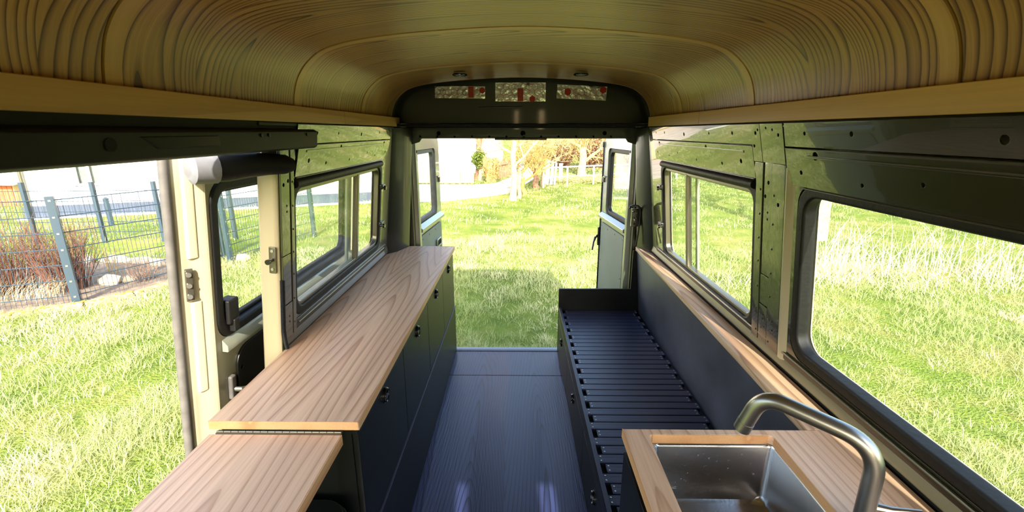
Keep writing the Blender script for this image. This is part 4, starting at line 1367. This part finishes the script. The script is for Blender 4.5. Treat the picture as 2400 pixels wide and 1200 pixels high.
# ------------------------------------------------ dry reeds right of the van
def reeds(name, spots, n, h0, h1, lean_m, lab, seed, w=0.006):
    r = np.random.default_rng(seed)
    k = r.integers(0, len(spots), n)
    S = np.array(spots)
    x = S[k, 0] + r.normal(0, 1, n) * S[k, 2]
    y = S[k, 1] + r.normal(0, 1, n) * S[k, 2]
    h = r.uniform(h0, h1, n)
    lean = np.abs(r.normal(lean_m, 0.35, n))
    az = r.normal(0.9, 0.8, n)
    col = mixcol([(222, 206, 160), (200, 182, 128), (240, 232, 206)], [r.uniform(0, 1, n) for _ in range(3)])
    blades(name, x, y, np.full(n, GZ), h, w * r.uniform(0.6, 1.5, n), lean, col, 'straw', 4, seed + 1, az=az, label=lab, cat='dry grass', kind='stuff')


reeds('dry_reeds', [(4.9, 6.9, .16), (5.2, 7.0, .2), (5.6, 6.9, .25), (6.3, 6.8, .2), (6.9, 6.6, .25), (7.4, 6.5, .25), (8.0, 6.2, .3), (8.6, 6.0, .3)], 420, 0.35, 1.0, 0.5, 'tall bleached reeds standing beside the tree by the big window', 41, 0.010)
reeds('dry_reeds', [(5.0, 6.6, .35), (5.8, 6.6, .4), (4.6, 6.5, .25), (6.8, 6.2, .4)], 700, 0.15, 0.4, 1.4, 'flattened pale straw lying in front of the reeds', 43)
reeds('dry_reeds', [(2.6, 6.0, .25), (3.1, 6.3, .3), (3.5, 6.1, .3), (4.0, 6.6, .3)], 300, 0.12, 0.35, 1.2, 'thin straw tufts outside the bench window', 47, 0.004)


# ------------------------------------------------ mesh fence and gate
def fence_panel(name, a, b, z0, z1, parent, step=0.05, rw=0.0036, rh=0.0060):
    m = MB()
    a, b = Vector((a[0], a[1], 0)), Vector((b[0], b[1], 0))
    L = (b - a).length
    d = (b - a) / L
    nrm = Vector((-d.y, d.x, 0))
    k = int(L / step)
    for i in range(k + 1):
        p = a + d * (i * step)
        m.tube([p + Vector((0, 0, z0)), p + Vector((0, 0, z1))], rw, 4, caps=False)
    q = int((z1 - z0) / 0.2)
    for i in range(q + 1):
        z = z1 - 0.012 - 0.2 * i
        m.tube([a + nrm * .005 + Vector((0, 0, z)), b + nrm * .005 + Vector((0, 0, z))], rh, 4, caps=False)
    return obj(name, m, 'anthracite', parent)


def fence_post(p, d, z1, parent, w=0.035, l=0.030, clips=True):
    d = Vector((d[0], d[1], 0)).normalized(); n = Vector((-d.y, d.x, 0))
    c = Vector((p[0], p[1], 0)) - n * 0.03
    m = MB().hexa([c - d * l - n * w + Vector((0, 0, GZ - .05)), c + d * l - n * w + Vector((0, 0, GZ - .05)), c + d * l + n * w + Vector((0, 0, GZ - .05)), c - d * l + n * w + Vector((0, 0, GZ - .05)),
                   c - d * l - n * w + Vector((0, 0, z1)), c + d * l - n * w + Vector((0, 0, z1)), c + d * l + n * w + Vector((0, 0, z1)), c - d * l + n * w + Vector((0, 0, z1))]).bevel(0.002)
    o = obj('fence_post', m, 'anthracite', parent)
    if clips:
        cm = MB()
        for k in range(7):
            z = z1 - 0.05 - 0.2 * k
            for sgn in (-1, 1):
                q = c - n * (w + 0.004) + Vector((0, 0, z))
                cm.add([q - d * .012 + Vector((0, 0, -.010)), q + d * .012 + Vector((0, 0, -.010)), q + d * .012 + Vector((0, 0, .010)), q - d * .012 + Vector((0, 0, .010)),
                        q - d * .012 + n * .01 + Vector((0, 0, -.010)), q + d * .012 + n * .01 + Vector((0, 0, -.010)), q + d * .012 + n * .01 + Vector((0, 0, .010)), q - d * .012 + n * .01 + Vector((0, 0, .010))],
                       [(0, 1, 2, 3), (0, 4, 5, 1), (2, 6, 7, 3)])
                break
        obj('clips', cm, 'screw', o, kind='stuff')
    return o


NF = [(-8.6, 4.1), (-5.56, 5.34), (-4.98, 6.55), (-4.72, 7.12), (-4.22, 9.15)]
fe = thing('mesh_fence', (-5.56, 5.34, GZ), 'near blue grey wire mesh fence along the garden bed', 'fence')
ztop = 0.74
fence_panel('mesh_panel', NF[0], NF[1], GZ + 0.02, ztop - .02, fe)
fence_panel('mesh_panel', NF[1], NF[2], GZ + 0.02, ztop - .02, fe)
fence_panel('mesh_panel', NF[3], NF[4], GZ + 0.02, ztop - .02, fe)
fence_post(NF[0], (3, 1.2), ztop, fe)
fence_post(NF[1], (3, 2.2), ztop + .02, fe, 0.042, 0.040)
fence_post(NF[2], (.6, 1.2), ztop + .02, fe)
fence_post(NF[3], (.6, 2), ztop + .02, fe)
fence_post(NF[4], (.6, 2), ztop + .02, fe)
ff = thing('mesh_fence', (-7.5, 8.7, GZ), 'far wire mesh fence with dark posts in front of the white house', 'fence')
FF = [(-10.9, 8.35), (-9.3, 8.5), (-8.06, 8.60), (-6.98, 8.72), (-5.7, 8.95)]
for i in range(4):
    fence_panel('mesh_panel', FF[i], FF[i + 1], GZ + 0.05, 0.42, ff, step=0.055)
for i, p in enumerate(FF):
    fence_post(p, (1, 0.1), 0.58, ff, clips=False)
sf = thing('garden_post', (-9.40, 10.26, GZ), 'single grey garden post in front of the blue grey house plinth', 'post')
obj('post_shaft', MB().cyl((-9.4, 10.26, GZ), (-9.4, 10.26, 0.0), 0.05, 10), 'anthracite', sf)
obj('post_cap', MB().tube([(-9.4, 10.26, 0.0), (-9.4, 10.26, 0.02), (-9.4, 10.26, 0.05)], [0.058, 0.058, 0.02], 10), 'anthracite', sf)
gt = thing('garden_gate', (-5.2, 7.0, GZ), 'narrow grey metal garden gate at the end of the near fence', 'gate')
for p in ((-5.36, 6.93), (-4.98, 7.40)):
    obj('gate_stile', MB().box(p[0] - .025, p[0] + .025, p[1] - .025, p[1] + .025, GZ + .03, 0.78).bevel(.003), 'anthracite', gt)
for z in (GZ + .08, 0.755):
    obj('gate_rail', MB().tube([(-5.36, 6.93, z), (-4.98, 7.40, z)], 0.024, 6), 'anthracite', gt)
fence_panel('mesh_panel', (-5.36, 6.93), (-4.98, 7.40), GZ + .08, 0.75, gt)
# kerb along the fence
kb = obj('kerb', MB().box(-5.6, -5.5, 5.2, 5.24, GZ - 0.05, GZ - 0.01), 'kerb', label='mossy concrete kerb under the near mesh fence', kind='structure')
kl = [(-8.4, 3.75), (-7.3, 4.22), (-6.3, 4.68), (-5.75, 5.0), (-5.38, 5.24), (-5.08, 5.62), (-4.90, 6.15), (-4.80, 6.6), (-4.68, 6.95)]
for i in range(len(kl) - 1):
    a, b = Vector((*kl[i], 0)), Vector((*kl[i + 1], 0))
    d = (b - a).normalized(); n = Vector((-d.y, d.x, 0)) * 0.06
    a = a + d * 0.004; b = b - d * 0.004
    zl, zh = GZ - 0.03, GZ + 0.055 + 0.008 * math.sin(i * 2.3)
    obj('kerb_stone', MB().hexa([p + Vector((0, 0, z)) for z in (zl, zh) for p in (a - n, b - n, b + n, a + n)]).bevel(0.012, 2), 'kerb', kb)
    mz = MB()
    for q in range(14):
        c = a.lerp(b, random.random()) + n * random.uniform(-.9, .9)
        rr = random.uniform(0.012, 0.035)
        mz.tube([c + Vector((0, 0, zh - .004)), c + Vector((0, 0, zh + .004)), c + Vector((0, 0, zh + .007))], [rr, rr * .8, rr * .3], 7)
    obj('lichen', mz, 'moss', kb, kind='stuff')


# ------------------------------------------------ twiggy shrubs
def twigs(mb, base, n, h, spread, r0, seed, fork=3, up=1.0, sides=4):
    r = random.Random(seed)
    for i in range(n):
        a = r.uniform(0, 2 * PI)
        q = spread * math.sqrt(r.random())
        p = Vector((base[0] + q * 0.45 * math.cos(a), base[1] + q * 0.45 * math.sin(a), base[2]))
        hh = h * r.uniform(0.6, 1.1)
        tip = Vector((base[0] + q * math.cos(a + r.uniform(-.3, .3)), base[1] + q * math.sin(a + r.uniform(-.3, .3)), base[2] + hh * up))
        mid = p.lerp(tip, 0.5) + Vector((r.uniform(-.04, .04), r.uniform(-.04, .04), 0.05 * hh))
        mb.tube([p, mid, tip], [r0, r0 * 0.7, r0 * 0.25], sides, caps=False)
        for f in range(fork):
            t = r.uniform(0.3, 0.9)
            s = p.lerp(mid, t * 2) if t < .5 else mid.lerp(tip, t * 2 - 1)
            e = s + Vector((r.uniform(-.5, .5), r.uniform(-.5, .5), r.uniform(.3, 1))).normalized() * hh * r.uniform(.15, .35)
            mb.tube([s, e], [r0 * 0.5, r0 * 0.2], 3, caps=False)


def shrub(name, base, n, h, spread, r0, mat, lab, seed, fork=3, parts=3):
    t = thing(name, base, lab, 'shrub')
    for k in range(parts):
        m = MB()
        twigs(m, base, n // parts, h, spread, r0, seed + k, fork)
        o = obj('stems', m, mat, t, kind='stuff')
    return t


shrub('twig_shrub', (-6.9, 5.75, GZ), 190, 0.86, 0.62, 0.006, 'redtwig', 'dense red twigged shrub at the far end of the garden bed', 61, 4)
shrub('twig_shrub', (-6.15, 5.85, GZ), 160, 0.82, 0.46, 0.006, 'redtwig', 'red twigged shrub right behind the nearest fence post', 67, 4)
shrub('dry_shrub', (-5.45, 6.25, GZ), 70, 0.32, 0.30, 0.004, 'drytwig', 'low grey brown dry shrub beside the pale stone', 71, 5)
shrub('dry_shrub', (-5.15, 6.55, GZ), 50, 0.26, 0.20, 0.004, 'drytwig', 'small dry shrub at the garden gate', 73, 5)
shrub('sapling', (-6.15, 6.55, GZ), 9, 0.55, 0.14, 0.006, 'twig', 'thin pale sapling behind the stone', 79, 2, 1)
reeds('dry_tuft', [(-6.75, 5.35, .10), (-6.4, 5.45, .12), (-6.1, 5.5, .08)], 260, 0.2, 0.42, 0.7, 'bleached grass tuft at the foot of the red shrubs', 83, 0.004)


def rock(name, c, s, lab, seed):
    r = random.Random(seed)
    bm = bmesh.new()
    bmesh.ops.create_icosphere(bm, subdivisions=2, radius=1)
    for v in bm.verts:
        f = 1 + r.uniform(-.14, .14)
        v.co = Vector((v.co.x * s[0] * f + c[0], v.co.y * s[1] * f + c[1], max(v.co.z * s[2] * f, -s[2] * .4) + c[2] + s[2] * 0.4))
    me = bpy.data.meshes.new(name)
    bm.to_mesh(me); bm.free()
    return obj(name, me, 'stone', label=lab, cat='stone')


rock('field_stone', (-5.80, 6.10, GZ), (0.15, 0.11, 0.10), 'pale limestone block in the garden bed', 3)
rock('field_stone', (-5.60, 6.20, GZ), (0.09, 0.08, 0.07), 'smaller pale stone leaning on the limestone block', 5)
rock('field_stone', (-4.62, 7.30, GZ), (0.13, 0.10, 0.09), 'rough stone at the foot of the gate post', 8)
for i, (x, y) in enumerate(((-7.3, 7.2), (-6.7, 7.25), (-6.2, 7.15), (-5.8, 7.05))):
    rock('edge_stone', (x, y, GZ), (0.26, 0.12, 0.08), ['first', 'second', 'third', 'fourth'][i] + ' of the flat stones edging the back of the garden bed, from the red shrubs', 20 + i)

# ------------------------------------------------ white house beyond the fence
hd = Vector((4.878, 1.864, 0)).normalized()
hn = Vector((-hd.y, hd.x, 0))
h0 = Vector((-12.2, 11.05, 0))
HL = 9.0


def HP(u, d, z): return h0 + hd * u + hn * d + Vector((0, 0, z))


def hbox(mb, u0, u1, d0, d1, z0, z1):
    return mb.hexa([HP(u0, d0, z0), HP(u1, d0, z0), HP(u1, d1, z0), HP(u0, d1, z0), HP(u0, d0, z1), HP(u1, d0, z1), HP(u1, d1, z1), HP(u0, d1, z1)])


house = thing('house', h0, 'long white house with a blue grey plinth beyond the fences', 'house')
hm = Matrix(((hd.x, 0, hn.x, h0.x), (hd.y, 0, hn.y, h0.y), (0, 1, 0, 0), (0, 0, 0, 1)))
wins = [(1.05, 1.65, 0.15, 1.45), (3.6, 4.2, 0.6, 1.6), (6.6, 7.2, 0.6, 1.6)]
obj('house_wall', panel([(0, -0.31), (HL, -0.31), (HL, 4.5), (0, 4.5)], [[(a, c), (b, c), (b, d), (a, d)] for a, b, c, d in wins], 0.25, Matrix.Translation(hn * 0.125) @ hm), 'wall_white', house)
body = MB(); hbox(body, 0, 0.25, 0.25, 6, -0.31, 4.5); hbox(body, HL - .25, HL, 0.25, 6, -0.31, 4.5); hbox(body, 0, HL, 6, 6.25, -0.6, 4.5)
obj('house_body', body, 'wall_white', house)
obj('plinth', hbox(MB(), -0.03, HL + .03, -0.03, 0.25, GZ - .05, -0.30).bevel(.01), 'plinth', house)
obj('foundation_strip', hbox(MB(), -0.1, HL + .1, -0.25, -0.03, GZ - .05, GZ + .025), 'wall_white', house)
for a, b, c, d in wins:
    wf = obj('house_window', panel([(a, c), (b, c), (b, d), (a, d)], [[(a + .06, c + .06), ((a + b) / 2 - .03, c + .06), ((a + b) / 2 - .03, d - .06), (a + .06, d - .06)], [((a + b) / 2 + .03, c + .06), (b - .06, c + .06), (b - .06, d - .06), ((a + b) / 2 + .03, d - .06)]],
                                    0.06, Matrix.Translation(hn * 0.17) @ hm), 'whitepaint', house)
    obj('window_pane', hbox(MB(), a + .04, b - .04, 0.17, 0.18, c + .04, d - .04), 'glass', wf)
    obj('curtain', hbox(MB(), a + .02, b - .02, 0.24, 0.25, c, d), 'greycloth', wf)
    obj('window_sill', hbox(MB(), a - .05, b + .05, -0.08, 0.2, c - .05, c), 'whitepaint', wf)
obj('drain_pipe', MB().tube([HP(6.0, -0.06, -0.55), HP(6.0, -0.06, 4.4)], 0.045, 10), 'alu', house)
obj('drain_pipe', MB().tube([HP(0.12, -0.06, -0.55), HP(0.12, -0.06, 4.4)], 0.045, 10), 'alu', house)
rf = MB()
rf.prism([HP(-0.3, -0.5, 4.4), HP(-0.3, 3.1, 6.8), HP(-0.3, 6.7, 4.4)], [HP(HL + .3, -0.5, 4.4), HP(HL + .3, 3.1, 6.8), HP(HL + .3, 6.7, 4.4)])
obj('house_roof', rf, 'tile', house)
# little shed left of the house
shed = thing('garden_shed', (-15.6, 13.2, GZ), 'low terracotta shed with a pale roof left of the white house', 'shed')
for k in range(14):
    x = -16.6 + k * 0.145
    obj('plank', MB().box(x, x + 0.135, 13.0, 13.03, GZ, 0.02).bevel(.005), 'brick', shed)
obj('shed_roof', MB().hexa([Vector(p) for p in ((-16.8, 12.8, 0.02), (-14.3, 12.8, 0.02), (-14.3, 14.6, 0.3), (-16.8, 14.6, 0.3), (-16.8, 12.8, 0.10), (-14.3, 12.8, 0.10), (-14.3, 14.6, 0.38), (-16.8, 14.6, 0.38))]), 'whitepaint', shed)
obj('shed_body', MB().box(-16.6, -14.55, 13.03, 14.4, GZ, 0.02), 'boards', shed)

# ------------------------------------------------ far side of the lane
fh = thing('house', (-5, 25, GZ), 'bright white building behind the timber fence at the end of the lane', 'house')
obj('house_wall', MB().box(-11, -0.95, 24, 24.3, GZ, 5), 'wall_white', fh)
obj('house_body', MB().box(-11, -0.95, 24.3, 31, GZ, 5), 'wall_white', fh)
obj('house_roof', MB().prism([Vector(p) for p in ((-11.3, 23.6, 4.9), (-11.3, 27.5, 7.5), (-11.3, 31.4, 4.9))], [Vector(p) for p in ((-0.6, 23.6, 4.9), (-0.6, 27.5, 7.5), (-0.6, 31.4, 4.9))]), 'tile', fh)
bf = thing('timber_fence', (-3.2, 19.0, GZ), 'pale lap board fence across the lane', 'fence')
for i in range(9):
    z = GZ + 0.03 + i * 0.083
    for (xa, xb) in ((-5.1, -3.62), (-3.58, -2.42)):
        obj('board', MB().hexa([Vector(p) for p in ((xa, 19.0, z), (xb, 19.0, z), (xb, 19.02, z), (xa, 19.02, z), (xa, 19.012, z + .09), (xb, 19.012, z + .09), (xb, 19.03, z + .09), (xa, 19.03, z + .09))]), 'boards', bf)
for x in (-5.12, -3.6, -2.40):
    obj('fence_post', MB().box(x - .03, x + .03, 18.98, 19.06, GZ, 0.19).bevel(.006), 'boards', bf)
tg = thing('timber_gate', (-2.1, 19.0, GZ), 'pale upright board gate beside the lap fence', 'gate')
for i in range(6):
    x = -2.36 + i * 0.094
    obj('board', MB().box(x, x + .084, 19.0, 19.022, GZ + .03, 0.15).bevel(.004), 'boards', tg)
for z in (-0.42, -0.02):
    obj('gate_rail', MB().box(-2.36, -1.80, 19.022, 19.05, z, z + .08), 'boards', tg)
vf = thing('board_fence', (-0.6, 21.8, GZ), 'brown upright board fence beside the tan hedge', 'fence')
for i in range(14):
    t = i / 13
    x, y = -0.92 + 0.62 * t, 20.9 + 1.9 * t
    obj('board', MB().box(x - .02, x + .02, y, y + .12, GZ, 0.20 + 0.02 * (i % 3)).bevel(.005), 'brownboards', vf)
obj('fence_rail', MB().tube([(-0.89, 20.95, 0.0), (-0.27, 22.85, 0.0)], .03, 4), 'brownboards', vf)


def leafcloud(name, c, rad, n, size, cols, parent, seed, **kw):
    r = np.random.default_rng(seed)
    d = r.normal(0, 1, (n, 3)); d /= np.linalg.norm(d, axis=1, keepdims=True)
    p = np.array(c) + d * np.array(rad) * (r.uniform(0.35, 1, (n, 1)) ** 0.6) * (1 + 0.18 * np.sin(d[:, :1] * 9 + d[:, 1:2] * 7))
    a = r.normal(0, 1, (n, 3)); a /= np.linalg.norm(a, axis=1, keepdims=True)
    b = np.cross(a, r.normal(0, 1, (n, 3))); b /= np.linalg.norm(b, axis=1, keepdims=True)
    s = size * r.uniform(.6, 1.3, (n, 1))
    V = np.stack([p - a * s, p + b * s * .5, p + a * s, p - b * s * .5], 1).reshape(-1, 3)
    F = np.arange(4 * n).reshape(-1, 4)
    me = bpy.data.meshes.new(name)
    me.from_pydata(V.tolist(), [], F.tolist())
    at = me.color_attributes.new('Col', 'FLOAT_COLOR', 'POINT')
    C4 = np.ones((n, 4), np.float32)
    C4[:, :3] = mixcol(cols, [r.uniform(0, 1, n) for _ in cols])
    at.data.foreach_set('color', np.repeat(C4, 4, axis=0).ravel())
    return obj(name, me, 'leaf', parent, kind='stuff', **kw)


hg_ = thing('hedge', (-1.12, 19.6, GZ), 'tall tan conical hedge at the bend of the lane', 'hedge')
m = MB(); twigs(m, (-1.12, 19.6, GZ), 160, 1.0, 0.42, 0.012, 5, 4); obj('stems', m, 'twig', hg_, kind='stuff')
leafcloud('foliage', (-1.12, 19.6, -0.05), (0.36, 0.36, 0.55), 1500, 0.045, [(176, 152, 84), (150, 136, 66), (196, 170, 110)], hg_, 6)
for i, (x, y, hh, w, lab) in enumerate(((2.4, 27.5, 1.9, 1.3, 'reddish twig hedge behind the white railing'), (4.6, 28.0, 2.0, 1.5, 'reddish hedge next to the right rear door'), (0.9, 29.0, 1.7, 1.0, 'pale thicket at the end of the lane'), (7.5, 28.5, 2.2, 1.8, 'broad reddish hedge outside the right rear door'))):
    t = thing('hedge', (x, y, GZ), lab, 'hedge')
    m = MB(); twigs(m, (x, y, GZ), 170, hh, w, 0.018, 300 + i, 5); obj('stems', m, 'redtwig' if i != 2 else 'twig', t, kind='stuff')
    leafcloud('foliage', (x, y, GZ + hh * .5), (w, w * .5, hh * .55), 1700, 0.07, [(158, 104, 76), (172, 128, 96), (150, 124, 84)] if i != 2 else [(190, 170, 110), (170, 150, 90)], t, 310 + i)


# ------------------------------------------------ bare trees
def limb(mb, p, d, L, r, depth, rnd, up=0.15):
    pts, rs = [p], [r]
    q, dd = p.copy(), d.copy()
    nseg = 4 if depth > 1 else 3
    for k in range(nseg):
        dd = (dd + Vector((rnd.uniform(-.25, .25), rnd.uniform(-.25, .25), rnd.uniform(-.1, .2) + up * .3))).normalized()
        q = q + dd * L / nseg
        pts.append(q); rs.append(r * (1 - 0.75 * (k + 1) / nseg))
    mb.tube(pts, rs, 6 if r > .04 else (4 if r > .012 else 3), caps=False)
    ends = [pts[-1]]
    if depth > 0:
        for k in range(rnd.randint(4, 6) if depth > 1 else rnd.randint(4, 7)):
            i = rnd.randint(1, nseg)
            a = rnd.uniform(0, 2 * PI)
            side = dd.orthogonal().normalized()
            side.rotate(Matrix.Rotation(a, 3, dd))
            nd = (dd * rnd.uniform(.3, .8) + side + Vector((0, 0, up))).normalized()
            ends += limb(mb, pts[i], nd, L * rnd.uniform(.45, .7), max(rs[i] * .65, .004), depth - 1, rnd, up)
    return ends


def tree(name, base, h, r, mat, lab, limbs, L, depth, seed, lean=(0, 0), buds=None, nb=0, bs=0.03, up=0.15, start=0.55, twigmat=None):
    rnd = random.Random(seed)
    t = thing(name, base, lab, 'tree')
    b = Vector(base)
    pts, rs = [], []
    for k in range(8):
        f = k / 7
        pts.append(b + Vector((lean[0] * f + .03 * math.sin(k * 1.7 + seed), lean[1] * f + .03 * math.cos(k * 2.1 + seed), -0.05 + h * f)))
        rs.append(r * (1.28 if k == 0 else 1.0 - 0.35 * f))
    obj('trunk', MB().tube(pts, rs, 12), mat, t)
    ends = []
    for i in range(limbs):
        f = start + (1 - start) * (i + 1) / limbs
        p = pts[min(7, int(f * 7))]
        a = 2 * PI * i / limbs * 1.6 + rnd.uniform(-.4, .4)
        d = Vector((math.cos(a), math.sin(a), rnd.uniform(.3, 1.0))).normalized()
        m = MB()
        ends += limb(m, p, d, L * rnd.uniform(.75, 1.15), r * .45, depth, rnd, up)
        obj('branch', m, twigmat or mat, t)
    if buds:
        rr = np.random.default_rng(seed)
        E = np.array([tuple(e) for e in ends])
        k = rr.integers(0, len(E), nb)
        p = E[k] + rr.normal(0, 0.10 * L, (nb, 3))
        a_ = rr.normal(0, 1, (nb, 3)); a_ /= np.linalg.norm(a_, axis=1, keepdims=True)
        b_ = np.cross(a_, rr.normal(0, 1, (nb, 3))); b_ /= np.linalg.norm(b_, axis=1, keepdims=True)
        s = bs * rr.uniform(.6, 1.3, (nb, 1))
        V = np.stack([p - a_ * s, p + b_ * s * .5, p + a_ * s, p - b_ * s * .5], 1).reshape(-1, 3)
        me = bpy.data.meshes.new('foliage')
        me.from_pydata(V.tolist(), [], np.arange(4 * nb).reshape(-1, 4).tolist())
        at = me.color_attributes.new('Col', 'FLOAT_COLOR', 'POINT')
        C4 = np.ones((nb, 4), np.float32)
        C4[:, :3] = mixcol(buds, [rr.uniform(0, 1, nb) for _ in buds])
        at.data.foreach_set('color', np.repeat(C4, 4, axis=0).ravel())
        obj('foliage', me, 'leaf', t, kind='stuff')
    return t


YB = [(214, 196, 110), (196, 178, 96), (226, 206, 150)]
tree('bare_tree', (-0.12, 14.3, GZ), 2.6, 0.105, 'bark', 'nearest pale trunk of the row beside the lane', 7, 1.5, 3, 11, (0.02, 0.2), YB, 1500, 0.022, 0.1, 0.4)
tree('bare_tree', (0.05, 14.75, GZ), 1.1, 0.07, 'bark', 'short pale stump touching the nearest trunk', 3, 0.5, 1, 12, (0.03, 0))
tree('bare_tree', (0.24, 15.7, GZ), 0.85, 0.085, 'mossbark', 'mossy forked trunk second in the row beside the lane', 5, 1.5, 3, 13, (-0.1, 0.05), YB, 1200, 0.022, 0.1, 0.6)
tree('bare_tree', (0.70, 17.6, GZ), 0.75, 0.13, 'darkbark', 'thick pollarded brown trunk third in the row beside the lane', 6, 1.3, 3, 14, (0, 0), YB, 1200, 0.025, 0.2, 0.8, 'twig')
tree('bare_tree', (1.02, 18.2, GZ), 1.5, 0.09, 'bark', 'slim pale trunk left of the white railing', 6, 1.2, 3, 15, (0, 0), YB, 1000, 0.025, 0.2, 0.5)
tree('bare_tree', (3.15, 22.5, GZ), 2.4, 0.20, 'bark', 'stout pale tree behind the white railing', 9, 2.2, 3, 16, (0, 0), YB, 5200, 0.035, 0.05, 0.35, 'twig')
tree('bare_tree', (-1.75, 20.6, GZ), 2.6, 0.15, 'darkbark', 'ivy clad tree beside the timber gate', 6, 1.7, 3, 17, (0.1, 0), YB, 500, 0.03, 0.2, 0.5, 'twig')
iv = thing('ivy_bush', (-1.66, 20.3, GZ), 'dark green ivy bush on the trunk beside the timber gate', 'bush')
leafcloud('foliage', (-1.66, 20.3, 0.32), (0.36, 0.30, 0.42), 1400, 0.05, [(64, 88, 30), (96, 118, 40), (130, 140, 60)], iv, 401)
obj('stems', MB().tube([(-1.66, 20.3, GZ), (-1.62, 20.3, -.1), (-1.66, 20.3, .3)], [.09, .07, .04], 8), 'bark', iv)
tree('bare_tree', (6.05, 9.1, GZ), 4.2, 0.20, 'bark', 'thick pale trunk seen through the big window', 9, 2.6, 3, 18, (0.05, 0.3), YB, 2500, 0.03, 0.1, 0.5, 'twig')
tree('bare_tree', (8.5, 16.0, GZ), 3.0, 0.18, 'bark', 'bare tree standing on the meadow outside the right rear door', 8, 2.2, 3, 19, (0, 0), YB, 2200, 0.03, 0.1, 0.4, 'twig')
tree('bare_tree', (-7.25, 10.2, GZ), 2.9, 0.06, 'bark', 'slender tree between the far fence and the white house', 6, 1.2, 2, 20, (0.3, 0), YB, 300, 0.03, 0.1, 0.5, 'twig')

# ------------------------------------------------ white railing and posts
rl = thing('railing', (2.5, 18.5, GZ), 'white pipe railing at the far edge of the meadow', 'railing')
RP = [(1.0, 17.7), (1.98, 18.3), (3.12, 18.9), (4.4, 19.6), (5.8, 20.4), (7.3, 21.2)]
for i, p in enumerate(RP):
    obj('railing_post', MB().tube([(p[0], p[1], GZ), (p[0], p[1], 0.17)], 0.035, 8), 'whitepaint', rl)
for z in (0.15, -0.22):
    for i in range(len(RP) - 1):
        obj('rail', MB().tube([(*RP[i], z), (*RP[i + 1], z)], 0.028 if z > 0 else 0.016, 8), 'whitepaint', rl)
wp = thing('white_board', (1.35, 18.9, GZ), 'leaning white boards at the near end of the railing', 'boards')
for i, (x0, x1, zt) in enumerate(((1.16, 1.36, 0.42), (1.40, 1.52, 0.34), (1.56, 1.64, 0.30))):
    obj('board', MB().hexa([Vector(p) for p in ((x0 - .08, 18.8, GZ), (x1 - .08, 18.8, GZ), (x1 - .08, 18.85, GZ), (x0 - .08, 18.85, GZ), (x0, 19.0, zt), (x1, 19.0, zt - .04), (x1, 19.05, zt - .04), (x0, 19.05, zt))]), 'whitepaint', wp)
wb = thing('white_box', (1.86, 20.0, GZ), 'small white cabinet box behind the railing', 'box')
obj('box_body', MB().box(1.80, 1.95, 19.9, 20.05, GZ, 0.14).bevel(.01), 'whitepaint', wb)
obj('box_lid', MB().box(1.78, 1.97, 19.88, 20.07, 0.14, 0.17).bevel(.008), 'whitepaint', wb)
br = thing('brush_pile', (2.6, 19.6, GZ), 'low pile of cut brushwood behind the railing', 'brushwood')
m = MB()
rnd = random.Random(9)
for q in range(420):
    x, y = rnd.uniform(1.5, 5.2), rnd.uniform(19.0, 20.6)
    a = rnd.uniform(0, PI)
    L = rnd.uniform(.2, .5)
    z = GZ + rnd.uniform(.02, .2)
    m.tube([(x, y, z), (x + L * math.cos(a), y + L * math.sin(a) * .5, z + rnd.uniform(-.05, .12))], [.012, .005], 3, caps=False)
obj('sticks', m, 'twig', br, kind='stuff')
